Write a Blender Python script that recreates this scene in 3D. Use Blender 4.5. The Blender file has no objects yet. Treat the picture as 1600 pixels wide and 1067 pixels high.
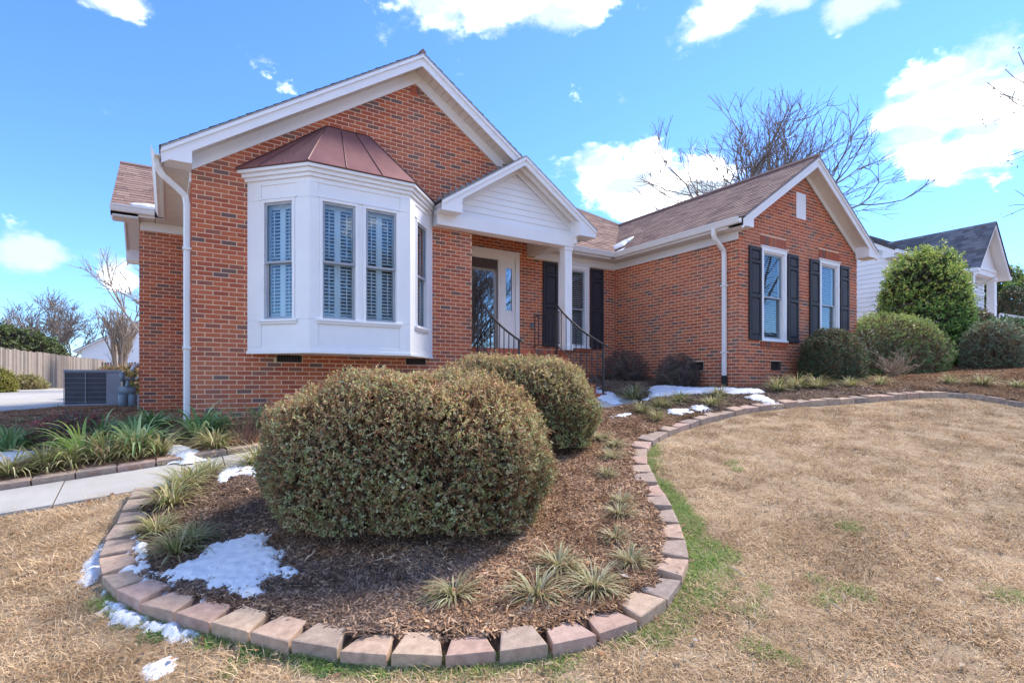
# Brick ranch house with bay window, round mulch bed and clipped shrubs in late winter
import bpy, bmesh, math, random
import numpy as np
from mathutils import Vector, Matrix, Euler

random.seed(7)
RNG = np.random.default_rng(11)
scene = bpy.context.scene
COL = scene.collection
R = math.radians

# ------------------------------------------------------------------ camera
cam_data = bpy.data.cameras.new('camera')
cam_data.sensor_width = 36.0
cam_data.lens = 19.15
cam_data.shift_y = 0.0416
cam_data.clip_start = 0.05
cam_data.clip_end = 2000.0
cam = bpy.data.objects.new('camera', cam_data)
COL.objects.link(cam)
cam.location = (0, 0, 0)                       # eye level is z = 0; the lawn in front lies at about -1.55
cam.rotation_euler = (R(90), 0, R(-32.25))
scene.camera = cam

# ------------------------------------------------------------------ sky, sun, exposure
SUN_AZ, SUN_EL = R(88), R(47)                  # clockwise from +Y
CLOUDS = [(-3.6, 29.6, 3.5, 1.7), (28.9, 35.8, 13.5, 2.9), (37.6, 34.4, 5.7, 2.5), (57.4, 33.3, 11.3, 2.8), (64.4, 30.7, 3.6, 2.1), (70.5, 22.6, 5.2, 3.8), (74.4, 19.7, 3.5, 4.4), (71.9, 17.6, 3.4, 2.1), (44.5, 19.5, 7.2, 3.6), (41.9, 22.0, 3.3, 1.9), (51.4, 19.0, 5.1, 3.3), (-9.1, 10.0, 2.5, 1.8), (-3.4, 9.1, 2.0, 1.5)]

world = bpy.data.worlds.new('World')
scene.world = world
world.use_nodes = True
world.cycles.sampling_method = 'MANUAL'
world.cycles.sample_map_resolution = 512
wn, wl = world.node_tree.nodes, world.node_tree.links
wn.clear()
w_out = wn.new('ShaderNodeOutputWorld')
w_bg = wn.new('ShaderNodeBackground')
w_sky = wn.new('ShaderNodeTexSky')
w_sky.sky_type = 'NISHITA'
w_sky.sun_disc = False
w_sky.sun_elevation = SUN_EL
w_sky.sun_rotation = SUN_AZ
w_sky.air_density = 1.0
w_sky.dust_density = 0.0
w_sky.ozone_density = 3.0
w_tc = wn.new('ShaderNodeTexCoord')
w_sep = wn.new('ShaderNodeSeparateXYZ')
wl.new(w_tc.outputs['Generated'], w_sep.inputs[0])


def wmath(op, a, b=None, c=None):
    n = wn.new('ShaderNodeMath'); n.operation = op
    for i, v in enumerate((a, b, c)):
        if v is None: continue
        if isinstance(v, (int, float)): n.inputs[i].default_value = v
        else: wl.new(v, n.inputs[i])
    return n.outputs[0]


az = wmath('ARCTAN2', w_sep.outputs[0], w_sep.outputs[1])
el = wmath('ARCSINE', w_sep.outputs[2])
w_comb = wn.new('ShaderNodeCombineXYZ')
wl.new(az, w_comb.inputs[0]); wl.new(el, w_comb.inputs[1])
# larger unseen clouds added all round, sized to raise the fill light
more = random.Random(3)
clouds = list(CLOUDS)
for k in range(8):
    clouds.append((108 + k * 31 + more.uniform(-6, 6), (16, 36, 24, 44, 18, 34, 26, 42)[k], more.uniform(16, 23), more.uniform(6, 9)))
near = None                                      # squared distance to the closest cloud heart, in cloud radii
for (a0, e0, wa, we) in clouds:
    a0 = (a0 + 180) % 360 - 180
    ia, ie = 1 / R(wa), 1 / R(we)
    m = wn.new('ShaderNodeVectorMath'); m.operation = 'MULTIPLY_ADD'
    wl.new(w_comb.outputs[0], m.inputs[0])
    m.inputs[1].default_value = (ia, ie, 0); m.inputs[2].default_value = (-R(a0) * ia, -R(e0) * ie, 0)
    d = wn.new('ShaderNodeVectorMath'); d.operation = 'DOT_PRODUCT'
    wl.new(m.outputs[0], d.inputs[0]); wl.new(m.outputs[0], d.inputs[1])
    near = d.outputs['Value'] if near is None else wmath('SMOOTH_MIN', near, d.outputs['Value'], 0.3)
dens = wmath('POWER', 0.28, near)


def wnoise(scale, detail, rough, zscale=1.6):
    mp = wn.new('ShaderNodeMapping'); mp.inputs['Scale'].default_value = (1, 1, zscale)
    wl.new(w_tc.outputs['Generated'], mp.inputs[0])
    n = wn.new('ShaderNodeTexNoise')
    n.inputs['Scale'].default_value = scale; n.inputs['Detail'].default_value = detail; n.inputs['Roughness'].default_value = rough
    wl.new(mp.outputs[0], n.inputs['Vector'])
    return n.outputs['Fac']


fb = wnoise(10.0, 6, 0.62)
dsum = wmath('ADD', dens, wmath('MULTIPLY', wmath('SUBTRACT', fb, 0.5), 2.1))
mr = wn.new('ShaderNodeMapRange'); mr.interpolation_type = 'SMOOTHSTEP'
mr.inputs[1].default_value = 0.30; mr.inputs[2].default_value = 0.78
wl.new(dsum, mr.inputs[0])
cloud_mask = mr.outputs[0]
ccol = wn.new('ShaderNodeMix'); ccol.data_type = 'RGBA'
ccol.inputs[6].default_value = (0.13, 0.16, 0.20, 1); ccol.inputs[7].default_value = (1.0, 0.97, 0.92, 1)
cshade = wn.new('ShaderNodeMapRange'); cshade.interpolation_type = 'SMOOTHSTEP'; cshade.inputs[1].default_value = 0.43; cshade.inputs[2].default_value = 0.66
wl.new(wnoise(7.0, 3, 0.55, 2.6), cshade.inputs[0]); wl.new(cshade.outputs[0], ccol.inputs[0])
skytint = wn.new('ShaderNodeMix'); skytint.data_type = 'RGBA'; skytint.blend_type = 'MULTIPLY'
skytint.inputs[0].default_value = 1.0
skytint.inputs[7].default_value = (0.178, 0.254, 0.375, 1)
wl.new(w_sky.outputs[0], skytint.inputs[6])
skyscale = wn.new('ShaderNodeVectorMath'); skyscale.operation = 'SCALE'
skyscale.inputs['Scale'].default_value = 1.0
wl.new(skytint.outputs[2], skyscale.inputs[0])
cl_s = wn.new('ShaderNodeVectorMath'); cl_s.operation = 'SCALE'; cl_s.inputs['Scale'].default_value = 7.5
wl.new(ccol.outputs[2], cl_s.inputs[0])
w_mix = wn.new('ShaderNodeMix'); w_mix.data_type = 'RGBA'
wl.new(cloud_mask, w_mix.inputs[0]); wl.new(skyscale.outputs[0], w_mix.inputs[6]); wl.new(cl_s.outputs[0], w_mix.inputs[7])
wl.new(w_mix.outputs[2], w_bg.inputs[0])
w_bg.inputs[1].default_value = 0.15
wl.new(w_bg.outputs[0], w_out.inputs[0])

sun_data = bpy.data.lights.new('sun', 'SUN')
sun_data.energy = 1.08
sun_data.angle = R(14.0)
sun_data.color = (1.0, 0.91, 0.78)
sun = bpy.data.objects.new('sun', sun_data)
COL.objects.link(sun)
to_sun = Vector((math.sin(SUN_AZ) * math.cos(SUN_EL), math.cos(SUN_AZ) * math.cos(SUN_EL), math.sin(SUN_EL)))
sun.rotation_euler = to_sun.to_track_quat('Z', 'Y').to_euler()
sun.location = to_sun * 60

scene.view_settings.view_transform = 'Standard'
scene.view_settings.look = 'None'
scene.view_settings.gamma = 1.0
scene.view_settings.use_curve_mapping = False
scene.view_settings.exposure = 2.62
scene.render.film_transparent = False
scene.cycles.max_bounces = 6
scene.cycles.diffuse_bounces = 3
scene.cycles.glossy_bounces = 3
scene.cycles.transparent_max_bounces = 8
scene.cycles.transmission_bounces = 4
scene.cycles.caustics_reflective = False
scene.cycles.caustics_refractive = False
scene.cycles.use_denoising = True
scene.cycles.denoiser = 'OPENIMAGEDENOISE'
scene.cycles.denoising_input_passes = 'RGB_ALBEDO_NORMAL'
scene.cycles.denoising_prefilter = 'ACCURATE'


# ------------------------------------------------------------------ terrain height
SA, CA = math.sin(R(32.25)), math.cos(R(32.25))


def smin(a, b, s=.07):
    m = np.minimum(a, b)
    return m - s * np.log(np.exp(-(a - m) / s) + np.exp(-(b - m) / s))


def sst(a, b, x):
    t = np.clip((x - a) / (b - a), 0, 1)
    return t * t * (3 - 2 * t)


def gz(X, Y):
    """height of the lot: a front lawn rising to the house, flat beside it"""
    X = np.asarray(X, float); Y = np.asarray(Y, float)
    r, d = X * CA - Y * SA, X * SA + Y * CA
    pl = -smin(-(-2.2 + .2 * d), np.full_like(d, 1.66), .05)
    cap = -.3 + .0447 * np.clip(r, -5.6, 22)
    cap = cap + .35 * sst(11, 24, d) * sst(-5, -11, r)
    cap = cap + .45 * sst(12, 20, d) * sst(7, 14, r)
    return smin(pl, cap) + .3 * sst(7.3, 9.6, Y) * sst(6.0, 7.8, X)


def g1(x, y):
    return float(gz(x, y))


# ------------------------------------------------------------------ mesh helpers
class MB:
    def __init__(self):
        self.v = []; self.f = []

    def poly(self, pts):
        n = len(self.v); self.v += [tuple(p) for p in pts]; self.f.append(tuple(range(n, n + len(pts))))

    def hexa(self, p):
        n = len(self.v); self.v += [tuple(q) for q in p]
        for a in ((0, 3, 2, 1), (4, 5, 6, 7), (0, 1, 5, 4), (1, 2, 6, 5), (2, 3, 7, 6), (3, 0, 4, 7)):
            self.f.append(tuple(n + i for i in a))

    def box(self, x0, x1, y0, y1, z0, z1):
        self.hexa([(x0, y0, z0), (x1, y0, z0), (x1, y1, z0), (x0, y1, z0), (x0, y0, z1), (x1, y0, z1), (x1, y1, z1), (x0, y1, z1)])

    def prism(self, pts, vec):
        pts = [Vector(p) for p in pts]; vec = Vector(vec)
        nrm = Vector((0, 0, 0))
        for i in range(len(pts)): nrm += pts[i].cross(pts[(i + 1) % len(pts)])
        if nrm.dot(vec) > 0: pts = pts[::-1]
        n = len(self.v); k = len(pts)
        self.v += [tuple(p) for p in pts] + [tuple(p + vec) for p in pts]
        self.f.append(tuple(range(n, n + k))); self.f.append(tuple(n + k + i for i in range(k - 1, -1, -1)))
        for i in range(k):
            j = (i + 1) % k
            self.f.append((n + j, n + i, n + k + i, n + k + j))

    def tube(self, pts, rad, n=6, square=False):
        pts = [Vector(p) for p in pts]
        if isinstance(rad, (int, float)): rad = [rad] * len(pts)
        base = len(self.v); up = None
        for i, p in enumerate(pts):
            t = (pts[min(i + 1, len(pts) - 1)] - pts[max(i - 1, 0)]).normalized()
            if up is None:
                up = Vector((0, 1, 0)) if abs(t.z) > .9 else Vector((0, 0, 1))
            a = t.cross(up).normalized(); b = a.cross(t).normalized(); up = b
            for k in range(n):
                th = 2 * math.pi * (k + (.5 if square else 0)) / n
                self.v.append(tuple(p + (a * math.cos(th) + b * math.sin(th)) * rad[i]))
        for i in range(len(pts) - 1):
            for k in range(n):
                q = base + i * n
                self.f.append((q + k, q + (k + 1) % n, q + n + (k + 1) % n, q + n + k))
        self.f.append(tuple(base + k for k in range(n - 1, -1, -1)))
        q = base + (len(pts) - 1) * n
        self.f.append(tuple(q + k for k in range(n)))

    def fb(self, F, u0, u1, z0, z1, n0, n1):
        """box on a facade frame F = (origin, along, outward): u along the wall, z up, n outward"""
        O, U, N = F
        def P(u, z, n): return (O[0] + U[0] * u + N[0] * n, O[1] + U[1] * u + N[1] * n, z)
        self.hexa([P(u0, z0, n1), P(u1, z0, n1), P(u1, z0, n0), P(u0, z0, n0), P(u0, z1, n1), P(u1, z1, n1), P(u1, z1, n0), P(u0, z1, n0)])

    def mesh(self, name):
        me = bpy.data.meshes.new(name)
        me.from_pydata(self.v, [], self.f); me.update()
        return me

    def build(self, name, m, parent=None, smooth=False, bevel=0):
        me = self.mesh(name)
        if smooth: me.shade_smooth()
        o = link(name, me, m, parent)
        if bevel:
            b = o.modifiers.new('bevel', 'BEVEL'); b.width = bevel; b.segments = 2; b.limit_method = 'ANGLE'; b.angle_limit = R(50)
        return o


def link(name, me, m, parent=None):
    if m is not None and not me.materials: me.materials.append(m)
    o = bpy.data.objects.new(name, me)
    COL.objects.link(o)
    if parent is not None: adopt(o, parent)
    return o


def adopt(o, parent):
    o.parent = parent
    if parent.parent is None:
        o.matrix_parent_inverse = (Matrix.Translation(parent.location) @ parent.rotation_euler.to_matrix().to_4x4()).inverted()


def tag(o, label=None, cat=None, group=None, kind=None):
    if label: o['label'] = label
    if cat: o['category'] = cat
    if group: o['group'] = group
    if kind: o['kind'] = kind
    return o


def thing(name, loc, label, cat, group=None):
    o = bpy.data.objects.new(name, None)
    o.empty_display_size = .2
    COL.objects.link(o); o.location = loc
    return tag(o, label, cat, group)


def copy_thing(src, loc, rz=0, sc=1.0):
    c = src.copy(); COL.objects.link(c)
    c.location = loc; c.rotation_euler = (0, 0, rz); c.scale = (sc,) * 3
    for ch in src.children:
        k = ch.copy(); COL.objects.link(k); k.parent = c
    return c


def mesh_np(name, V, Q, col=None, smooth=False):
    """quads (or tris) from arrays, with an optional colour per face"""
    V = np.ascontiguousarray(V, np.float32); Q = np.ascontiguousarray(Q, np.int32)
    me = bpy.data.meshes.new(name); k = Q.shape[1]
    me.vertices.add(len(V)); me.vertices.foreach_set('co', V.ravel())
    me.loops.add(Q.size); me.loops.foreach_set('vertex_index', Q.ravel())
    me.polygons.add(len(Q)); me.polygons.foreach_set('loop_start', np.arange(0, Q.size, k, dtype=np.int32))
    if col is not None:
        a = me.attributes.new('tone', 'FLOAT_COLOR', 'FACE')
        c = np.ones((len(Q), 4), np.float32); c[:, :3] = col
        a.data.foreach_set('color', c.ravel())
    me.update(calc_edges=True)
    me.validate()
    if smooth: me.shade_smooth()
    return me


def srgb(r, g, b):
    f = lambda c: (c / 255 / 12.92) if c / 255 <= .04045 else ((c / 255 + .055) / 1.055) ** 2.4
    return (f(r), f(g), f(b))


# ------------------------------------------------------------------ materials
def new_mat(name):
    m = bpy.data.materials.new(name); m.use_nodes = True
    nt = m.node_tree; nt.nodes.clear()
    out = nt.nodes.new('ShaderNodeOutputMaterial'); b = nt.nodes.new('ShaderNodeBsdfPrincipled')
    nt.links.new(b.outputs[0], out.inputs[0])
    return m, nt, b


def ramp(nt, fac, stops, interp='LINEAR'):
    n = nt.nodes.new('ShaderNodeValToRGB'); n.color_ramp.interpolation = interp
    e = n.color_ramp.elements
    while len(e) < len(stops): e.new(.5)
    for i, (p, c) in enumerate(stops):
        e[i].position = p; e[i].color = (*c, 1)
    nt.links.new(fac, n.inputs[0])
    return n.outputs[0]


def noise(nt, scale, detail=4, rough=.55, coord='Object', stretch=None):
    if coord == 'World':
        gn = nt.nodes.new('ShaderNodeNewGeometry'); v = gn.outputs['Position']
    else:
        tc = nt.nodes.new('ShaderNodeTexCoord'); v = tc.outputs[coord]
    if stretch:
        mp = nt.nodes.new('ShaderNodeMapping'); mp.inputs['Scale'].default_value = stretch
        nt.links.new(v, mp.inputs[0]); v = mp.outputs[0]
    n = nt.nodes.new('ShaderNodeTexNoise')
    n.inputs['Scale'].default_value = scale; n.inputs['Detail'].default_value = detail; n.inputs['Roughness'].default_value = rough
    nt.links.new(v, n.inputs['Vector'])
    return n.outputs['Fac']


def mix(nt, fac, a, b, mode='MIX'):
    n = nt.nodes.new('ShaderNodeMix'); n.data_type = 'RGBA'; n.blend_type = mode
    for i, v in ((0, fac), (6, a), (7, b)):
        if isinstance(v, (int, float)): n.inputs[i].default_value = v
        elif isinstance(v, tuple): n.inputs[i].default_value = (*v, 1)
        else: nt.links.new(v, n.inputs[i])
    return n.outputs[2]


def bump(nt, b, h, strength=.3, dist=.01):
    n = nt.nodes.new('ShaderNodeBump'); n.inputs['Strength'].default_value = strength; n.inputs['Distance'].default_value = dist
    nt.links.new(h, n.inputs['Height']); nt.links.new(n.outputs[0], b.inputs['Normal'])


def mval(nt, fac, lo, hi, v0=0.0, v1=1.0):
    n = nt.nodes.new('ShaderNodeMapRange')
    n.inputs[1].default_value = lo; n.inputs[2].default_value = hi; n.inputs[3].default_value = v0; n.inputs[4].default_value = v1
    nt.links.new(fac, n.inputs[0])
    return n.outputs[0]


def simple(name, c1, c2=None, scale=6, rough=.6, bmp=0, bscale=40, metal=0, coord='World', stretch=None, spec=.4, detail=5):
    m, nt, b = new_mat(name)
    c2 = c2 or tuple(x * .85 for x in c1)
    f = mval(nt, noise(nt, scale, detail, .6, coord, stretch), .3, .7)
    nt.links.new(mix(nt, f, c1, c2), b.inputs['Base Color'])
    b.inputs['Roughness'].default_value = rough; b.inputs['Metallic'].default_value = metal
    b.inputs['Specular IOR Level'].default_value = spec
    if bmp: bump(nt, b, noise(nt, bscale, 4, .6, coord, stretch), bmp)
    return m


def rnd_mat(name, stops, source, rough=.85, vary=.25, vscale=30, bmp=.4, bscale=120, interp='CONSTANT', spec=.25):
    """a colour picked per piece (mesh island or object) with grain on top"""
    m, nt, b = new_mat(name)
    if source == 'island': r = nt.nodes.new('ShaderNodeNewGeometry').outputs['Random Per Island']
    else: r = nt.nodes.new('ShaderNodeObjectInfo').outputs['Random']
    c = ramp(nt, r, stops, interp)
    n1 = noise(nt, vscale, 5, .65, 'World')
    c = mix(nt, mval(nt, n1, .3, .75, 0, vary), c, mix(nt, 1.0, c, (.45, .42, .42), 'MULTIPLY'))
    n2 = noise(nt, .9, 3, .5, 'World')
    c = mix(nt, mval(nt, n2, .45, .75, 0, .22), c, (.42, .30, .24))
    n3 = noise(nt, 1.3, 7, .7, 'World', (1.5, 1.5, .45))
    c = mix(nt, mval(nt, n3, .55, .75, 0, .35), c, mix(nt, 1.0, c, (.62, .60, .58), 'MULTIPLY'))
    nt.links.new(c, b.inputs['Base Color'])
    b.inputs['Roughness'].default_value = rough; b.inputs['Specular IOR Level'].default_value = spec
    if bmp: bump(nt, b, noise(nt, bscale, 4, .7, 'World'), bmp, .004)
    return m


def leaf_mat(name, rough=.5, trans=.25, spec=.35, tint=1.0, wvary=0.0):
    m, nt, b = new_mat(name)
    at = nt.nodes.new('ShaderNodeAttribute'); at.attribute_name = 'tone'
    c = at.outputs['Color']
    if wvary > .2:
        rn = nt.nodes.new('ShaderNodeObjectInfo').outputs['Random']
        c = mix(nt, 1.0, c, ramp(nt, rn, [(0, (.50, .43, .35)), (.16, (.80, .76, .68)), (.4, (.98, .97, .93)), (.78, (1.06, 1.07, 1.04)), (1, (1.2, 1.24, 1.22))]), 'MULTIPLY')
    if wvary:
        n = mval(nt, noise(nt, 1.1, 4, .6, 'World'), .35, .7)
        c = mix(nt, n, mix(nt, 1.0, c, (1 + wvary, 1 + wvary, 1 + wvary), 'MULTIPLY'), mix(nt, 1.0, c, (1 - wvary, 1 - wvary * 1.15, 1 - wvary * 1.3), 'MULTIPLY'))
    nt.links.new(c, b.inputs['Base Color'])
    b.inputs['Roughness'].default_value = rough; b.inputs['Specular IOR Level'].default_value = spec
    out = [n for n in nt.nodes if n.type == 'OUTPUT_MATERIAL'][0]
    t = nt.nodes.new('ShaderNodeBsdfTranslucent'); nt.links.new(c, t.inputs[0])
    mx = nt.nodes.new('ShaderNodeMixShader'); mx.inputs[0].default_value = trans
    nt.links.new(b.outputs[0], mx.inputs[1]); nt.links.new(t.outputs[0], mx.inputs[2]); nt.links.new(mx.outputs[0], out.inputs[0])
    return m


RED = [srgb(*c) for c in ((194, 106, 74), (180, 95, 68), (196, 108, 74), (186, 100, 71), (172, 91, 68), (198, 112, 79), (200, 112, 74), (158, 96, 78), (134, 96, 84), (122, 94, 88), (150, 98, 80))]
BRICK_STOPS = [(0, RED[0]), (.14, RED[1]), (.27, RED[2]), (.40, RED[3]), (.52, RED[4]), (.62, RED[5]), (.70, RED[6]), (.77, RED[7]), (.89, RED[8]), (.935, RED[9]), (.965, RED[10])]
M = {}
M['brick'] = rnd_mat('brick', BRICK_STOPS, 'island')
M['brick_one'] = rnd_mat('brick_single', BRICK_STOPS, 'object')
M['mortar'] = simple('mortar', srgb(238, 208, 176), srgb(222, 190, 160), 14, .95, .5, 160)
def paint_mat(name, c1, c2):
    m, nt, b = new_mat(name)
    c = mix(nt, mval(nt, noise(nt, 1.7, 6, .65, 'World'), .3, .7), c1, c2)
    c = mix(nt, mval(nt, noise(nt, 2.2, 7, .75, 'World', (5, 5, .5)), .56, .8, 0, .22), c, (.55, .54, .51))      # rain streaks
    c = mix(nt, mval(nt, noise(nt, 38, 4, .7, 'World'), .68, .8, 0, .2), c, (.42, .40, .37))                  # flecks of dirt
    nt.links.new(c, b.inputs['Base Color']); b.inputs['Roughness'].default_value = .5
    bump(nt, b, noise(nt, 26, 4, .6, 'World', (1, 1, .2)), .12, .006)
    return m


M['white'] = paint_mat('white_paint', (.86, .86, .865), (.80, .80, .81))
M['white2'] = paint_mat('white_vinyl', (.82, .815, .80), (.76, .755, .75))
M['siding'] = simple('white_siding', (.85, .85, .855), (.80, .80, .81), 1.5, .5)
M['soffit'] = simple('soffit_vinyl', (.74, .70, .66), (.70, .665, .63), 3, .55)
M['sash'] = simple('grey_sash', srgb(168, 174, 182), srgb(150, 156, 166), 5, .4)
M['slat'] = simple('blind_slat', (.62, .62, .62), (.55, .55, .56), 5, .5)
M['louver'] = simple('louver_white', (.78, .80, .82), (.72, .74, .76), 5, .5)
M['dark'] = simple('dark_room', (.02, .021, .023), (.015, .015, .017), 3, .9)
M['shutter'] = simple('charcoal_shutter', (.046, .044, .054), (.036, .035, .043), 6, .55, .08, 60, stretch=(6, 6, 1), spec=.2)
M['iron'] = simple('black_iron', (.028, .028, .031), (.05, .045, .043), 12, .45, .1, 60)
M['copper'] = simple('aged_copper', srgb(152, 108, 102), srgb(128, 88, 86), 2.4, .5, .05, 12, metal=.25, detail=8)
M['copper_seam'] = simple('copper_seam', srgb(112, 76, 74), srgb(92, 60, 60), 5, .55, metal=.25)
SH = [srgb(*c) for c in ((156, 128, 116), (142, 116, 106), (166, 138, 124), (148, 122, 112), (132, 108, 100), (160, 132, 118))]
M['shingle'] = rnd_mat('brown_shingle', [(i / 6, c) for i, c in enumerate(SH)], 'island', .95, .4, 45, .6, 220)
SG = [srgb(*c) for c in ((116, 117, 122), (102, 103, 109), (128, 129, 134), (110, 111, 117), (94, 95, 101))]
M['shingle_grey'] = rnd_mat('grey_shingle', [(i / 5, c) for i, c in enumerate(SG)], 'island', .95, .3, 45, .5, 220)
M['felt'] = simple('roof_deck', (.09, .07, .065), (.07, .055, .05), 8, .95)
M['drip'] = simple('metal_drip_edge', (.36, .33, .31), (.26, .24, .23), 8, .5)
M['concrete'] = simple('walk_concrete', srgb(186, 182, 174), srgb(164, 159, 151), 1.6, .9, .4, 130, detail=9)
M['drive'] = simple('drive_concrete', srgb(190, 184, 172), srgb(172, 165, 154), .6, .9, .3, 60, detail=8)
BL = [srgb(*c) for c in ((202, 174, 152), (192, 170, 150), (208, 182, 156), (198, 166, 148), (182, 162, 146), (204, 174, 158), (172, 156, 144))]
M['block'] = rnd_mat('tumbled_block', [(i / 7, c) for i, c in enumerate(BL)], 'object', .95, .75, 16, 1.0, 150, spec=.1)
M['rowlock'] = M['brick']
def snow_mat():
    m, nt, b = new_mat('snow')
    c = mix(nt, mval(nt, noise(nt, 9, 5, .6, 'World'), .3, .7), (.93, .93, .94), (.86, .87, .89))
    c = mix(nt, mval(nt, noise(nt, 70, 3, .6, 'World'), .66, .74), c, (.35, .27, .22))
    nt.links.new(c, b.inputs['Base Color']); b.inputs['Roughness'].default_value = .55; b.inputs['Specular IOR Level'].default_value = .3
    bump(nt, b, noise(nt, 110, 6, .8, 'World'), .8, .012)
    return m


M['snow'] = snow_mat()
M['bark'] = simple('bark', (.25, .20, .165), (.17, .135, .11), 14, .9, .6, 40)
M['bark_pale'] = simple('pale_bark', (.40, .33, .27), (.30, .24, .19), 10, .9, .4, 40)
M['twig'] = simple('twig', (.17, .12, .09), (.11, .08, .065), 20, .9)
M['straw_twig'] = simple('dry_stems', (.46, .36, .27), (.33, .25, .18), 14, .9)
M['fence'] = rnd_mat('fence_wood', [(0, srgb(148, 138, 128)), (.25, srgb(128, 120, 112)), (.5, srgb(158, 149, 138)), (.75, srgb(116, 109, 102))], 'object', .9, .3, 5, .3, 40)
M['ac'] = simple('ac_enamel', srgb(150, 154, 164), srgb(138, 142, 152), 4, .45)
M['ac_dark'] = simple('ac_fins', (.085, .085, .10), (.065, .065, .08), 8, .6)
M['meter'] = simple('meter_grey', srgb(120, 136, 146), srgb(104, 118, 128), 8, .5)
M['black_pipe'] = simple('black_drain', (.02, .025, .024), (.03, .035, .033), 9, .6)
M['brass'] = simple('kick_plate', srgb(186, 160, 60), srgb(150, 126, 44), 6, .4, metal=.5)
M['leaf'] = leaf_mat('shrub_leaves', .55, .32)
M['leaf_gloss'] = leaf_mat('glossy_leaves', .5, .28, .3)
M['blade'] = leaf_mat('grass_blades', .6, .3)
M['turf'] = leaf_mat('dormant_turf', .8, .25, .15, wvary=.21)
M['turf_green'] = leaf_mat('green_turf', .6, .3, .25, wvary=.1)
M['chips'] = leaf_mat('mulch_chips', .9, .0, .15, wvary=.3)


def glass_mat(name, tint=(.86, .92, .94), body=.02):
    m = bpy.data.materials.new(name); m.use_nodes = True
    nt = m.node_tree; nt.nodes.clear()
    out = nt.nodes.new('ShaderNodeOutputMaterial')
    t = nt.nodes.new('ShaderNodeBsdfTransparent'); t.inputs[0].default_value = (*tint, 1)
    gl = nt.nodes.new('ShaderNodeBsdfGlossy'); gl.inputs['Roughness'].default_value = .01
    fr = nt.nodes.new('ShaderNodeFresnel')
    gn = nt.nodes.new('ShaderNodeNewGeometry')                      # both faces of the thin sheet meet air
    nt.links.new(mval(nt, gn.outputs['Backfacing'], 0, 1, 1.5, 1 / 1.5), fr.inputs[0])
    ad = nt.nodes.new('ShaderNodeMath'); ad.operation = 'ADD'; ad.use_clamp = True; ad.inputs[1].default_value = body
    nt.links.new(fr.outputs[0], ad.inputs[0])
    bp = nt.nodes.new('ShaderNodeBump'); bp.inputs['Strength'].default_value = .02; bp.inputs['Distance'].default_value = .02
    nt.links.new(noise(nt, 1.5, 1, .5, 'World'), bp.inputs['Height']); nt.links.new(bp.outputs[0], gl.inputs['Normal'])
    mx = nt.nodes.new('ShaderNodeMixShader')
    nt.links.new(ad.outputs[0], mx.inputs[0]); nt.links.new(t.outputs[0], mx.inputs[1]); nt.links.new(gl.outputs[0], mx.inputs[2])
    nt.links.new(mx.outputs[0], out.inputs[0])
    return m


M['glass'] = glass_mat('window_glass')
M['door_glass'] = glass_mat('storm_door_glass', (.35, .38, .4), .35)


def ground_mat(name, c1, c2, c3, s1=.7, s2=9, b=.8):
    m, nt, bs = new_mat(name)
    a = mix(nt, mval(nt, noise(nt, s1, 5, .6, 'World'), .35, .65), c1, c2)
    c = mix(nt, mval(nt, noise(nt, s2, 8, .75, 'World'), .42, .68), a, c3)
    nt.links.new(c, bs.inputs['Base Color']); bs.inputs['Roughness'].default_value = .95; bs.inputs['Specular IOR Level'].default_value = .1
    bump(nt, bs, noise(nt, 45, 8, .8, 'World'), b, .03)
    return m


M['lawn'] = ground_mat('lawn_ground', (.46, .34, .215), (.36, .255, .16), (.56, .43, .285))
M['mulch'] = ground_mat('mulch_ground', (.17, .105, .072), (.115, .072, .054), (.23, .15, .10), 1.2, 26)
M['straw'] = ground_mat('pine_straw', (.30, .165, .09), (.21, .115, .065), (.38, .24, .14), 1.0, 22)


# ------------------------------------------------------------------ clipping and masonry
def clip(poly, planes):
    """convex polygon (u, z) cut by half planes a*u + b*z <= c"""
    for a, b, c in planes:
        out = []
        for i in range(len(poly)):
            p, q = poly[i], poly[(i + 1) % len(poly)]
            dp, dq = a * p[0] + b * p[1] - c, a * q[0] + b * q[1] - c
            if dp <= 0: out.append(p)
            if (dp < 0 < dq) or (dq < 0 < dp):
                t = dp / (dp - dq); out.append((p[0] + (q[0] - p[0]) * t, p[1] + (q[1] - p[1]) * t))
        poly = out
        if len(poly) < 3: return []
    return poly


COURSE, BL_, JOINT = .0677, .2045, .0126
one_brick = MB(); one_brick.box(0, BL_ - JOINT, -.010, .03, 0, COURSE - JOINT)
one_brick_me = one_brick.mesh('brick'); one_brick_me.materials.append(M['brick_one'])


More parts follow.
